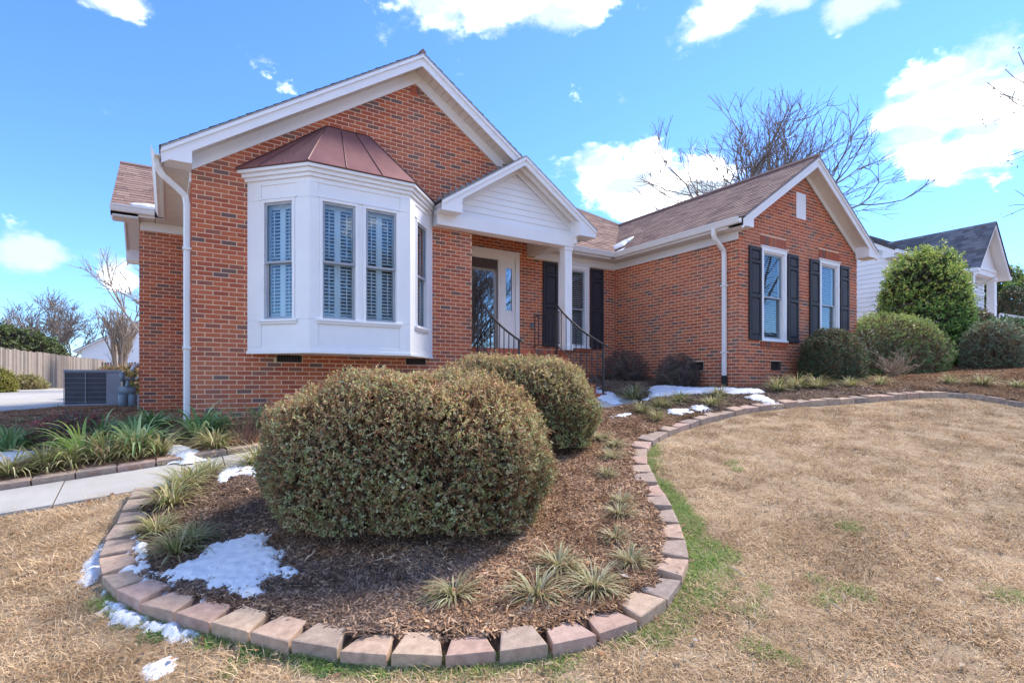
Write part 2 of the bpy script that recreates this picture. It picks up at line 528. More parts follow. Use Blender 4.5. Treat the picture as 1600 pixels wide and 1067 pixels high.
def brick_wall(name, O, U, width, z0, z1, planes, holes, parent, singles=0, ext=0.0, pick=None, seed=1, zsoldier=()):
    """mortar sheet with openings (a part), bricks standing proud of it (its sub-parts)"""
    rr = random.Random(seed)
    N = (U[1], -U[0])
    def P(u, z, n): return (O[0] + U[0] * u + N[0] * n, O[1] + U[1] * u + N[1] * n, z)
    us = sorted({.004, width - .004} | {h[i] for h in holes for i in (0, 1) if 0 < h[i] < width})
    zs = sorted({z0, z1} | {h[i] for h in holes for i in (2, 3) if z0 < h[i] < z1})
    mo = MB()
    for i in range(len(us) - 1):
        for j in range(len(zs) - 1):
            uc, zc = (us[i] + us[i + 1]) / 2, (zs[j] + zs[j + 1]) / 2
            if any(h[0] < uc < h[1] and h[2] < zc < h[3] for h in holes): continue
            c = clip([(us[i], zs[j]), (us[i + 1], zs[j]), (us[i + 1], zs[j + 1]), (us[i], zs[j + 1])], planes)
            if c: mo.prism([P(u, z, 0) for u, z in c], (-N[0] * .14, -N[1] * .14, 0))
    wall = mo.build(name, M['mortar'], parent)
    mb = MB(); cand = []
    k = 0; z = z0
    while z < z1:
        u = -ext - (BL_ / 2 if k % 2 else 0) - .03
        while u < width + ext:
            a, b = max(u, -ext), min(u + BL_ - JOINT, width + ext)
            zt = min(z + COURSE - JOINT, z1)
            pieces = [(a, b)] if b - a > .02 else []
            full = b - a > BL_ - JOINT - .001
            for h in holes:
                if min(zt, h[3]) - max(z, h[2]) > .45 * (zt - z):
                    nx = []
                    for (p, q) in pieces:
                        if q <= h[0] or p >= h[1]: nx.append((p, q)); continue
                        full = False
                        if h[0] - p > .03: nx.append((p, h[0] - .008))
                        if q - h[1] > .03: nx.append((h[1] + .008, q))
                    pieces = nx
            for (p, q) in pieces:
                c = clip([(p, z), (q, z), (q, zt), (p, zt)], planes)
                if len(c) < 3: continue
                if len(c) != 4: full = False
                n = .003 + rr.uniform(-.0012, .0014)
                if full and singles and (pick is None or pick(u, z)):
                    cand.append((u, z, n)); continue
                tz = rr.uniform(-.0012, .0012); tu = rr.uniform(-.0015, .0015)
                c = [(x + tu, y + tz) for x, y in c]
                mb.prism([P(x, y, n) for x, y in c], (-N[0] * .014, -N[1] * .014, 0))
            u += BL_
        z += COURSE; k += 1
    if cand:
        mid = P(0, 0, 0)
        def dist(t):
            x, y, zz = P(t[0], t[1], 0); return x * SA + y * CA
        cand.sort(key=dist)
        for t in cand[singles:]:
            u, z, n = t
            mb.prism([P(x, y, n) for x, y in ((u, z), (u + BL_ - JOINT, z), (u + BL_ - JOINT, z + COURSE - JOINT), (u, z + COURSE - JOINT))], (-N[0] * .014, -N[1] * .014, 0))
        ang = math.atan2(U[1], U[0])
        for t in cand[:singles]:
            o = bpy.data.objects.new('brick', one_brick_me); COL.objects.link(o)
            o.location = P(t[0] + rr.uniform(-.0015, .0015), t[1] + rr.uniform(-.001, .001), t[2] - .010); o.rotation_euler = (0, rr.uniform(-.003, .003), ang)
            adopt(o, wall)
    if mb.v:
        tag(mb.build('brickwork', M['brick'], wall), kind='stuff')
    return wall


def upright_bricks(name, F, u0, u1, z0, z1, parent, n=.012, step=.0677):
    mb = MB(); k = max(1, round((u1 - u0) / step)); s = (u1 - u0) / k
    for i in range(k):
        d = n + random.uniform(-.0015, .0015)
        mb.fb(F, u0 + i * s + .004, u0 + (i + 1) * s - .004, z0 + random.uniform(-.001, .001), z1, -.03, d)
    return mb.build(name, M['brick'], parent)


def shingles(name, P0, U, V, poly, m, parent, exposure=.14, deck=True, seed=2, lift=.0):
    """overlapping tabs on a roof plane; poly in (along, up-slope) metres"""
    rr = random.Random(seed)
    P0, U, V = Vector(P0), Vector(U).normalized(), Vector(V).normalized()
    N = U.cross(V).normalized()
    if N.z < 0: N = -N
    ctr = (sum(p[0] for p in poly) / len(poly), sum(p[1] for p in poly) / len(poly))
    planes = []
    for i in range(len(poly)):
        p, q = poly[i], poly[(i + 1) % len(poly)]
        a, b = q[1] - p[1], -(q[0] - p[0]); c = a * p[0] + b * p[1]
        if a * ctr[0] + b * ctr[1] > c: a, b, c = -a, -b, -c
        planes.append((a, b, c))
    W = lambda u, v, n: P0 + U * u + V * v + N * n
    roof = None
    if deck:
        d = MB(); d.prism([W(u, v, -.002) for u, v in poly], -N * .03)
        roof = d.build('roof', M['felt'], parent)
    u0, u1 = min(p[0] for p in poly), max(p[0] for p in poly)
    v0, v1 = min(p[1] for p in poly), max(p[1] for p in poly)
    mb = MB(); v = v0 - .005; k = 0
    while v < v1:
        u = u0 - rr.uniform(0, .3)
        while u < u1:
            w = rr.choice((.16, .2, .24, .3, .34))
            lo = v - rr.uniform(0, .004)
            c = clip([(u + .0015, lo), (u + w - .0015, lo), (u + w - .0015, v + exposure + .03), (u + .0015, v + exposure + .03)], planes)
            if len(c) >= 3:
                th = .011 + rr.choice((0, 0, .004))
                def h(vv): return th * (1 - (vv - lo) / (exposure + .05)) + .001 + lift
                top = [W(a, b, h(b)) for a, b in c]
                mb.poly(top)
                lowpts = [p for p in c if p[1] < lo + .002]
                if len(lowpts) >= 2:
                    a, b = min(lowpts), max(lowpts)
                    mb.poly([W(a[0], a[1], -.001), W(b[0], b[1], -.001), W(b[0], b[1], h(b[1])), W(a[0], a[1], h(a[1]))])
            u += w
        v += exposure; k += 1
    o = mb.build(name, m, roof if roof is not None else parent)
    # keep each tab one island: weld its top and butt faces
    bm = bmesh.new(); bm.from_mesh(o.data); bmesh.ops.remove_doubles(bm, verts=bm.verts, dist=.00001)
    for f in bm.faces:
        if f.normal.dot(N) < -.01: f.normal_flip()
    bm.to_mesh(o.data); bm.free()
    tag(o, kind='stuff')
    return roof


# ------------------------------------------------------------------ the brick house
S = .655
EZ = 3.16                                       # top of the roof at the eaves
house = thing('brick_house', (3.6, 8.94, -.6), 'red brick house with white bay window, gables and charcoal shutters', 'house')
Yf, Yb, Yw, Yl = 8.94, 10.17, 6.67, 12.19       # front gable, porch wall, wing gable, far wing
X0, Xp, Xr = .28, 4.757, 6.98
Xw0, Xw1 = 9.47, 14.03
GX, GZ = 3.64, 5.235                            # main gable: brick apex
WX, WZ = 11.72, 4.545                           # wing gable: brick apex
FX = (1, 0); FYm = (0, -1)
front = brick_wall('front_wall', (X0, Yf), FX, Xr - X0, -.95, 5.3,
                   [(-S, 1, GZ - S * (GX - X0)), (S, 1, GZ + S * (GX - X0))],
                   [(Xp - X0, Xr - X0 + .1, -2, 3.35), (1.395 - X0, 1.766 - X0, .335, .465), (3.47 - X0, 3.84 - X0, .335, .465)], house,
                   singles=300, ext=.006, pick=lambda u, z: -.75 < z and not (.72 < u < 3.7 and .5 < z < 3.9), seed=3)
brick_wall('side_wall', (X0, Yl), FYm, Yl - Yf, -.95, 3.02, [], [], house, seed=4)
brick_wall('recessed_wall', (-.45, Yl), FX, X0 + .45, -.95, 2.86, [], [], house, ext=.006, seed=5)
brick_wall('gable_end_wall', (-.45, 16.0), FYm, 16.0 - Yl, -.95, 4.5, [(S, 1, 4.22 + S * 1.905), (-S, 1, 4.22 - S * 1.905)], [], house, seed=6)
brick_wall('porch_wall', (Xp, Yb), FX, Xw0 - Xp, -.35, 3.32, [], [(.40, 1.84, .6, 2.86), (7.72 - Xp, 8.57 - Xp, .87, 2.80), (2.06, 4.75, 2.86, 3.4)], house, seed=7)
brick_wall('porch_cheek_wall', (Xp, Yf), (0, 1), Yb - Yf, .6, 3.32, [], [], house, seed=8)
brick_wall('porch_base_wall', (Xp, 8.93), FX, 7.05 - Xp, -.75, .60, [], [], house, ext=.006, seed=18)
brick_wall('porch_base_side_wall', (7.05, 8.93), (0, 1), Yb - 8.93, -.5, .60, [], [], house, seed=19)
brick_wall('wing_side_wall', (Xw0, Yb), FYm, Yb - Yw, -.45, 2.86, [], [(Yb - 7.86, Yb - 7.5, .29, .47)], house, seed=9)
WIN = [(10.18, 11.07), (12.35, 13.20)]
wh = []
for a, b in WIN:
    wh += [(a + .03 - Xw0, b - .03 - Xw0, .88, 2.81), (a - .0 - Xw0, b + .0 - Xw0, 2.80, 3.035), (a - .01 - Xw0, b + .02 - Xw0, .765, .87)]
wh += [(10.53 - Xw0, 10.89 - Xw0, .285, .475), (11.46 - Xw0, 11.81 - Xw0, 3.59, 4.14)]
wingw = brick_wall('wing_front_wall', (Xw0, Yw), FX, Xw1 - Xw0, -.45, 4.6, [(-S, 1, WZ - S * (WX - Xw0)), (S, 1, WZ + S * (WX - Xw0))], wh, house, ext=.006, seed=10)
mb = MB(); mb.box(Xw1, Xw1 + .14, Yw + .142, 14, -.4, 3.0); mb.build('wing_far_wall', M['mortar'], house)
mb = MB(); mb.box(Xr + .01, Xr + .15, 8.3, 8.31, 3.1, 3.11)
FW = ((Xw0, Yw), FX, (0, -1)); FF = ((X0, Yf), FX, (0, -1)); FP = ((Xp, Yb), FX, (0, -1)); FS = ((Xw0, Yb), FYm, (-1, 0))
for a, b in WIN:
    upright_bricks('soldier_course', FW, a - Xw0, b - Xw0, 2.825, 3.03, wingw)
    upright_bricks('rowlock_sill', FW, a - .01 - Xw0, b + .02 - Xw0, .772, .862, wingw, .035, .075)
upright_bricks('soldier_bricks', FF, GX - X0 - .09, GX - X0 + .09, 5.06, 5.17, front, .01)
pw_sill = upright_bricks('rowlock_sill', FP, 7.66 - Xp, 8.64 - Xp, .765, .845, house, .035, .075)
mb = MB(); mb.fb(FP, 7.65 - Xp, 8.65 - Xp, .76, .85, 0.005, .012)
# dark rooms behind the openings
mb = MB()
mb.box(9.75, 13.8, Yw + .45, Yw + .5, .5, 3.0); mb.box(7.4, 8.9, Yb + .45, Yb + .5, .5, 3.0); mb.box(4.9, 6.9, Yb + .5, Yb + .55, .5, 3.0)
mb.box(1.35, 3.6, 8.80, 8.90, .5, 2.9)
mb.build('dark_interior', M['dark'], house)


def vent(F, u0, u1, z0, z1, parent):
    v = MB(); v.fb(F, u0 - .006, u1 + .006, z0 - .006, z1 + .006, -.10, -.06)
    o = v.build('foundation_vent', M['dark'], parent)
    f = MB()
    for i in range(9):
        t = u0 + (u1 - u0) * (i + .5) / 9; f.fb(F, t - .004, t + .004, z0, z1, -.055, -.045)
    for i in range(5):
        t = z0 + (z1 - z0) * (i + .5) / 5; f.fb(F, u0, u1, t - .004, t + .004, -.044, -.036)
    f.build('grille', simple_cached('vent_iron', (.10, .075, .07)), o)
    fr = MB()
    fr.fb(F, u0, u1, z1 - .012, z1, -.05, .004); fr.fb(F, u0, u1, z0, z0 + .012, -.05, .004)
    fr.fb(F, u0, u0 + .012, z0 + .012, z1 - .012, -.05, .004); fr.fb(F, u1 - .012, u1, z0 + .012, z1 - .012, -.05, .004)
    fr.build('frame', simple_cached('vent_iron', (.10, .075, .07)), o)


_sc = {}
def simple_cached(n, c):
    if n not in _sc: _sc[n] = simple(n, c)
    return _sc[n]


vent(FF, 1.395 - X0, 1.766 - X0, .335, .465, house); vent(FF, 3.47 - X0, 3.84 - X0, .335, .465, house)
vent(FW, 10.53 - Xw0, 10.89 - Xw0, .285, .475, house); vent(FS, Yb - 7.86, Yb - 7.5, .29, .47, house)
mb = MB(); mb.fb(FW, 11.455 - Xw0, 11.815 - Xw0, 3.585, 4.145, -.05, .012); mb.build('gable_vent_panel', M['white'], house)


# ---- windows with blinds and shutters
slat_me = {}
def slat_mesh(w, h, m, tilt):
    key = (round(w, 3), h, tilt)
    if key not in slat_me:
        s = MB(); c, n = math.cos(tilt) * h / 2, math.sin(tilt) * h / 2
        s.hexa([(0, -n - .002, -c), (w, -n - .002, -c), (w, -n + .002, -c), (0, -n + .002, -c), (0, n - .002, c), (w, n - .002, c), (w, n + .002, c), (0, n + .002, c)])
        me = s.mesh('slat'); me.materials.append(m); slat_me[key] = me
    return slat_me[key]


def put(F, u, z, n, name, me, parent):
    O, U, N = F
    o = bpy.data.objects.new(name, me); COL.objects.link(o)
    o.location = (O[0] + U[0] * u + N[0] * n, O[1] + U[1] * u + N[1] * n, z); o.rotation_euler = (0, 0, math.atan2(U[1], U[0]))
    adopt(o, parent); return o


def sashes(F, u0, u1, z0, z1, parent, n=-.02):
    """double hung: lower sash inside, upper sash outside; grey rails, glass panes"""
    zm = z0 + (z1 - z0) * .49; t = .035
    def one(a0, b0, d, nm):
        s = MB()
        s.fb(F, u0, u0 + t, a0, b0, d - .03, d); s.fb(F, u1 - t, u1, a0, b0, d - .03, d)
        s.fb(F, u0 + t, u1 - t, a0, a0 + t, d - .03, d); s.fb(F, u0 + t, u1 - t, b0 - t, b0, d - .03, d)
        o = s.build(nm, M['sash'], parent)
        p = MB(); p.fb(F, u0 + t, u1 - t, a0 + t, b0 - t, d - .016, d - .012)
        p.build('pane', M['glass'], o if parent.parent is None else parent)
    one(z0, zm + .02, n - .035, 'lower_sash'); one(zm - .02, z1, n, 'upper_sash')


def window(F, u0, u1, z0, z1, parent, cw=.085):
    w = MB(); n1 = .028
    w.fb(F, u0, u0 + cw, z0 + .04, z1 - cw, -.1, n1); w.fb(F, u1 - cw, u1, z0 + .04, z1 - cw, -.1, n1)
    w.fb(F, u0 - .004, u1 + .004, z1 - cw, z1, -.1, n1 + .004); w.fb(F, u0 - .03, u1 + .03, z1, z1 + .022, -.02, n1 + .022)
    w.fb(F, u0 - .012, u1 + .012, z0, z0 + .04, -.1, n1 + .028)
    w.fb(F, u0 + cw, u0 + cw + .03, z0 + .04, z1 - cw, -.12, .004); w.fb(F, u1 - cw - .03, u1 - cw, z0 + .04, z1 - cw, -.12, .004)
    w.fb(F, u0 + cw + .03, u1 - cw - .03, z1 - cw - .03, z1 - cw, -.12, .004); w.fb(F, u0 + cw + .03, u1 - cw - .03, z0 + .04, z0 + .07, -.12, .004)
    o = w.build('window', M['white'], parent, bevel=.004)
    a, b, c, d = u0 + cw + .03, u1 - cw - .03, z0 + .07, z1 - cw - .03
    sashes(F, a, b, c, d, o)
    me = slat_mesh(b - a - .02, .046, M['slat'], .95)
    z = c + .05
    while z < d - .03:
        put(F, a + .01, z, -.12, 'slat', me, o); z += .047
    return o


def shutter(F, u0, u1, z0, z1, parent):
    s = MB(); n1 = .045; st = .055; h = z1 - z0
    rails = [(z0, z0 + .1), (z0 + h * .475 - .035, z0 + h * .475 + .035), (z1 - .30 - .03, z1 - .30 + .03), (z1 - .07, z1)]
    s.fb(F, u0, u0 + st, z0, z1, .012, n1); s.fb(F, u1 - st, u1, z0, z1, .012, n1)
    for a, b in rails: s.fb(F, u0 + st, u1 - st, a, b, .012, n1 - .001)
    o = s.build('shutter', M['shutter'], parent, bevel=.004)
    for i in range(3):
        p = MB(); a, b = rails[i][1], rails[i + 1][0]
        p.fb(F, u0 + st, u1 - st, a, b, .012, .02)
        p.fb(F, u0 + st + .025, u1 - st - .025, a + .025, b - .025, .02, n1 - .008)
        p.build('panel', M['shutter'], o, bevel=.012)


for a, b in WIN:
    window(FW, a - Xw0, b - Xw0, .87, 2.80, house)
for a, b in ((9.77, 10.17), (11.10, 11.50), (11.95, 12.33), (13.23, 13.61)):
    shutter(FW, a - Xw0, b - Xw0, .885, 2.76, house)
window(FP, 7.68 - Xp, 8.61 - Xp, .85, 2.82, house)
for a, b in ((7.24, 7.65), (8.65, 9.06)):
    shutter(FP, a - Xp, b - Xp, .86, 2.81, house)

# ---- front door
dz = .70
d = MB(); u = lambda x: x - Xp
d.fb(FP, u(5.16), u(5.26), dz, 2.78, -.1, .03); d.fb(FP, u(6.50), u(6.60), dz, 2.78, -.1, .03); d.fb(FP, u(5.16), u(6.60), 2.78, 2.88, -.1, .034)
d.fb(FP, u(5.13), u(6.63), 2.88, 2.905, -.1, .055)
d.fb(FP, u(6.10), u(6.19), dz, 2.78, -.1, .02)
door = d.build('front_door', M['white'], house, bevel=.004)
d = MB()
for a, b, c, e in ((5.26, 5.32, dz, 2.78), (6.06, 6.10, dz, 2.78), (5.32, 6.06, dz, dz + .07), (5.32, 6.06, 2.70, 2.78)): d.fb(FP, u(a), u(b), c, e, -.05, .01)
d.build('storm_frame', M['white'], door)
d = MB(); d.fb(FP, u(5.32), u(6.06), dz + .07, 2.70, -.034, -.03); d.build('storm_glass', M['door_glass'], door)
d = MB(); d.fb(FP, u(5.32), u(6.06), dz + .07, dz + .22, -.09, -.08); d.build('kick_plate', M['brass'], door)
d = MB(); d.fb(FP, u(5.32), u(6.06), dz + .22, 2.70, -.12, -.10); d.build('inner_door', M['dark'], door)
d = MB()
d.fb(FP, u(6.19), u(6.27), dz, 2.70, -.06, -.02); d.fb(FP, u(6.43), u(6.50), dz, 2.70, -.06, -.02)
d.fb(FP, u(6.27), u(6.43), dz, 1.62, -.06, -.025); d.fb(FP, u(6.27), u(6.43), 2.55, 2.70, -.06, -.025); d.fb(FP, u(6.19), u(6.5), 2.70, 2.78, -.06, -.018)
d.fb(FP, u(6.25), u(6.45), .82, 1.34, -.025, -.012)
d.build('sidelight_frame', M['white'], door)
d = MB(); d.fb(FP, u(6.27), u(6.43), 1.62, 2.55, -.045, -.041); d.build('sidelight_glass', M['door_glass'], door)
d = MB(); d.fb(FP, u(6.90), u(6.98), 1.27, 1.36, .008, .04); d.fb(FP, u(6.915), u(6.965), 1.285, 1.345, .04, .05); d.build('outlet_box', M['meter'], house, bevel=.004)

# ---- porch floor, steps, post, ceiling
mb = MB(); mb.box(Xp, 7.04, 8.94, Yb, .60, .675); mb.build('porch_floor', M['mortar'], house)
FB = ((Xp, 8.93), FX, (0, -1))
o = upright_bricks('rowlock_edge', FB, 0, 7.05 - Xp, .603, .688, house, .035, .075)
steps = MB(); stepbr = MB()
for i in range(5):
    zt = .60 - .175 * i - .08; y1 = 8.91 - .29 * i
    steps.box(4.86, 6.74, y1 - .29, y1, -1.0, zt)
    F5 = ((4.86, y1 - .29), FX, (0, -1)); k = 25; s_ = 1.88 / k
    for j in range(k):
        stepbr.fb(F5, j * s_ + .004, (j + 1) * s_ - .004, zt - .085, zt + .012, -.20, .012)
        stepbr.fb(F5, j * s_ + .004, (j + 1) * s_ - .004, zt - .17, zt - .095, -.02, .008)
st = steps.build('steps', M['mortar'], house); stepbr.build('step_bricks', M['brick'], st)
mb = MB(); mb.box(6.80, 6.98, 8.76, 8.94, .69, 2.79); mb.box(6.785, 6.995, 8.745, 8.955, .69, .80); mb.box(6.785, 6.995, 8.745, 8.955, 2.72, 2.79)
mb.build('porch_post', M['white'], house, bevel=.006)
mb = MB(); mb.box(Xp - .1, 7.0, 8.96, Yb, 3.30, 3.34); mb.build('porch_ceiling', M['soffit'], house)
mb = MB(); mb.box(6.82, 7.0, 8.96, Yb - .002, 2.88, 3.299); mb.build('porch_side_beam', M['soffit'], house)
mb = MB(); mb.box(3.97, 7.02, 8.73, 8.955, 2.79, 3.02); mb.build('porch_beam', M['white'], house, bevel=.005)

# ---- pediment over the porch
PX, PZ = 5.65, 4.27                              # roof surface apex
y = 8.80; z = 3.02; k = 0
while z < 3.97:
    e = .115
    hw = lambda zz: max(.0, (4.0 - zz) / .645)
    a0, b0 = max(4.15, 5.645 - hw(z)), min(7.06, 5.645 + hw(z)); a1, b1 = 5.645 - hw(min(4.0, z + e)), 5.645 + hw(min(4.0, z + e))
    a1, b1 = max(4.15, a1), min(7.06, b1)
    mb = MB(); zt = min(3.999, z + e)
    mb.hexa([(a0, y - .016, z), (b0, y - .016, z), (b0, y + .03, z), (a0, y + .03, z), (a1, y, zt), (b1, y, zt), (b1, y + .03, zt), (a1, y + .03, zt)])
    mb.build('siding_board', M['siding'], house); z += e
mb = MB(); mb.prism([(4.05, 8.835, 3.0), (7.1, 8.835, 3.0), (5.62, 8.835, 4.1)], (0, .08, 0)); mb.build('pediment_backing', M['white2'], house)


def rake(xe, ze, xa, za, yf, yw, parent, fh=.19, th=.03, frieze=.22, m=None, top=.03, npanel=None, cut=None):
    """gable trim along one slope: crown, fascia, grooved soffit panels and the frieze on the wall"""
    m = m or M['white']; dx, dzz = xa - xe, za - ze
    def strip(lo, hi, y0, y1, name, mat, x_from=xe, x_to=xa):
        f = lambda x: ze + (x - xe) * dzz / dx
        mb = MB(); mb.prism([(x_from, y0, f(x_from) + lo), (x_to, y0, f(x_to) + lo), (x_to, y0, f(x_to) + hi), (x_from, y0, f(x_from) + hi)], (0, y1 - y0, 0))
        return mb.build(name, mat, parent)
    strip(-.085, -.012, yf - .028, yf, 'crown_board', m)
    fa = strip(-fh - .02, -.03, yf, yf + th, 'rake_board', m)
    L = abs(dx); n = npanel or int(L / .115)
    f = lambda x: ze + (x - xe) * dzz / dx
    sgn = 1 if dx > 0 else -1; w = L / n
    s = MB(); s.prism([(0, 0, 0), (sgn * (w - .007), 0, (w - .007) * dzz / L), (sgn * (w - .007), 0, (w - .007) * dzz / L + .012), (0, 0, .012)], (0, yw - yf - th - .004, 0))
    me = s.mesh('soffit_panel'); me.materials.append(M['soffit'])
    back = strip(-fh + .06, -fh + .075, yf + th + .002, yw - .002, 'soffit_backing', M['soffit'])
    for i in range(n):
        x = xe + sgn * w * i
        if cut and cut(x): continue
        o = bpy.data.objects.new('soffit_panel', me); COL.objects.link(o); o.location = (x, yf + th + .002, f(x) - fh + .03); adopt(o, back)
    strip(-fh - frieze, -fh + .05, yw - .028, yw, 'frieze_board', m, xe + sgn * .3, xa)
    return fa


AZ = EZ + S * 3.72                               # main ridge height
XE0, XE1 = GX - 3.72, GX + 3.72
rake(XE0, EZ, GX, AZ, 8.60, Yf, house, fh=.2, frieze=.17)
rake(XE1, EZ, GX, AZ, 8.60, Yf, house, fh=.2, frieze=.17, cut=lambda x: x > 5.9)
rake(PX - 1.72, PZ - S * 1.72, PX, PZ, 8.48, 8.79, house, fh=.16, frieze=.10, npanel=14)
rake(PX + 1.72, PZ - S * 1.72, PX, PZ, 8.48, 8.79, house, fh=.16, frieze=.10, npanel=14)
WEX0, WEX1 = WX - 2.58, WX + 2.58; WAZ = EZ + S * 2.58
rake(WEX0, EZ, WX, WAZ, 6.34, Yw, house, fh=.2, frieze=.08)
rake(WEX1, EZ, WX, WAZ, 6.34, Yw, house, fh=.2, frieze=.08)


def ret(x0, x1, y0, y1, z0, slope_from, parent, zr):
    """boxed eave return under the end of a rake"""
    mb = MB(); a, b = (x0, x1)
    za, zb = zr(x0) - .03, zr(x1) - .03
    mb.prism([(x0, y0, z0), (x1, y0, z0), (x1, y0, zb), (x0, y0, za)], (0, y1 - y0, 0))
    mb.build('eave_return', M['white'], parent)


zr = lambda x: EZ + S * (x - XE0); ret(XE0, X0 - .005, 8.598, Yf - .03, 3.0, 0, house, zr)
zr = lambda x: PZ - S * abs(x - PX); ret(PX - 1.72, PX - 1.72 + .40, 8.478, 8.80, 2.975, 0, house, zr); ret(PX + 1.72 - .42, PX + 1.72, 8.478, 8.80, 2.975, 0, house, zr)
zr = lambda x: WAZ - S * abs(x - WX); ret(WEX0, Xw0 - .005, 6.338, Yw - .03, 2.99, 0, house, zr); ret(Xw1 - .12, WEX1, 6.338, Yw - .03, 2.99, 0, house, zr)

# ---- eaves: soffit, fascia, frieze and gutter
def gutter(p0, p1, out, parent):
    p0, p1, out = Vector(p0), Vector(p1), Vector(out)
    prof = [(0, -.11), (.075, -.11), (.095, -.07), (.105, -.04), (.12, -.02), (.12, 0), (.105, 0), (.10, -.03), (.06, -.095), (.01, -.095), (.01, 0), (0, 0)]
    mb = MB(); mb.prism([p0 + out * a + Vector((0, 0, b)) for a, b in prof], p1 - p0)
    return mb.build('gutter', M['white2'], parent)


def eave(p0, p1, out, depth, parent, zs=3.0, frieze=2.845, trim=(0, 0)):
    """p0-p1: the roof edge line; the wall stands depth behind it"""
    p0, p1, out = Vector(p0), Vector(p1), Vector(out)
    along = (p1 - p0).normalized(); L = (p1 - p0).length
    mb = MB(); mb.prism([p0 + Vector((0, 0, zs)), p1 + Vector((0, 0, zs)), p1 - out * .025 + Vector((0, 0, zs)), p0 - out * .025 + Vector((0, 0, zs))], (0, 0, EZ - zs - .02))
    mb.build('fascia', M['white'], parent)
    n = max(1, int(L / .30))
    so = MB(); so.prism([p0 - out * .026 + Vector((0, 0, zs + .03)), p1 - out * .026 + Vector((0, 0, zs + .03)), p1 - out * (depth - .002) + Vector((0, 0, zs + .03)), p0 - out * (depth - .002) + Vector((0, 0, zs + .03))], (0, 0, .012))
    so = so.build('eave_soffit', M['soffit'], parent)
    w = L / n
    pm = MB(); pm.prism([Vector((0, 0, 0)), along * (w - .006), along * (w - .006) - out * (depth - .03), -out * (depth - .03)], (0, 0, .012))
    me = pm.mesh('soffit_panel'); me.materials.append(M['soffit'])
    for i in range(n):
        o = bpy.data.objects.new('soffit_panel', me); COL.objects.link(o)
        o.location = p0 - out * .027 + along * (w * i) + Vector((0, 0, zs + .012)); adopt(o, so)
    q0, q1 = p0 + along * trim[0], p1 - along * trim[1]
    mb = MB(); mb.prism([q0 - out * (depth - .03) + Vector((0, 0, frieze)), q1 - out * (depth - .03) + Vector((0, 0, frieze)), q1 - out * (depth + .01) + Vector((0, 0, frieze)), q0 - out * (depth + .01) + Vector((0, 0, frieze))], (0, 0, zs - frieze + .008))
    mb.build('frieze_board', M['white'], parent)
    gutter(p0 + out * .001 + Vector((0, 0, EZ - .01)), p1 + out * .001 + Vector((0, 0, EZ - .01)), out, parent)


YM = Yb - .35                                    # main eave line
YL = Yl - .35
eave((XE0, 8.632, 0), (XE0, YL, 0), (-1, 0, 0), X0 - XE0, house, frieze=2.86, trim=(.31, -.34))
eave((-.86, YL, 0), (XE0 - .13, YL, 0), (0, -1, 0), .35, house, trim=(.42, -.46))
eave((7.40, YM, 0), (WEX0 - .13, YM, 0), (0, -1, 0), .35, house, trim=(-.38, -.45))
eave((WEX0, YM, 0), (WEX0, 6.372, 0), (-1, 0, 0), Xw0 - WEX0, house, trim=(-.32, .30))
eave((XE1, 8.632, 0), (XE1, YM - .13, 0), (1, 0, 0), XE1 - Xr, house)
# short boards that close the soffit corners
mb = MB(); mb.box(XE0 - .12, X0, YL, Yl - .002, 3.012, 3.024); mb.box(WEX0 - .12, Xw0, YM, Yb - .002, 3.012, 3.024); mb.build('corner_soffit', M['soffit'], house)

# ---- downspouts
def spout(path, parent, m, r=.052):
    mb = MB(); mb.tube(path, r, 4, square=True); return mb.build('downspout', m, parent, bevel=.008)


spout([(-.135, 8.78, 3.10), (-.135, 8.78, 2.99), (-.13, 8.78, 2.93), (-.06, 8.82, 2.84), (.10, 8.93, 2.74), (.20, 8.985, 2.66), (.222, 9.0, 2.55), (.222, 9.0, -.62)], house, M['white2'])
spout([(9.08, 6.95, 3.06), (9.08, 6.95, 2.93), (9.12, 6.95, 2.86), (9.30, 6.95, 2.73), (9.39, 6.95, 2.66), (9.405, 6.95, 2.55), (9.405, 6.95, .17)], house, M['white2'])
spout([(9.405, 6.95, .165), (9.40, 6.94, .0), (9.385, 6.90, -.14)], house, M['black_pipe'], .06)
for bx, by, bz in ((.222, 9.0, 1.9), (.222, 9.0, .5), (9.405, 6.95, 1.95), (9.405, 6.95, .62)):
    mb = MB(); mb.box(bx - .056, bx + .06, by - .056, by + .056, bz, bz + .03); mb.build('pipe_strap', M['white2'], house)
spout([(.222, 9.0, -.625), (.222, 8.96, -.70)], house, M['black_pipe'], .056)

# ---- roofs
c33 = math.cos(math.atan(S)); s33 = math.sin(math.atan(S)); k33 = 1 / c33
UPX, UPXm, UPY = (c33, 0, s33), (-c33, 0, s33), (0, c33, s33)
yF = 8.575
# wing, left slope (valley at the back) and right slope
shingles('shingles', (WEX0 - .02, 6.31, EZ - .013), (0, 1, 0), UPX, [(0, 0), (YM - 6.31, 0), (YM - 6.31 + 2.6, 2.6 * k33), (0, 2.6 * k33)], M['shingle'], house, seed=31)
shingles('shingles', (WEX1 + .02, 6.31, EZ - .013), (0, 1, 0), UPXm, [(0, 0), (7.6, 0), (7.6, 2.6 * k33), (0, 2.6 * k33)], M['shingle'], house, seed=32)
# main roof front slope: valley to the front gable, valley to the wing, hip beyond
H = 4.3
shingles('shingles', (XE1, YM - .02, EZ - .013), (1, 0, 0), UPY, [(0, 0), (WEX0 - XE1, 0), (WX - XE1, 2.6 * k33), (WX - XE1 - (H - 2.6), H * k33), (-H * .8, H * k33)], M['shingle'], house, seed=33)
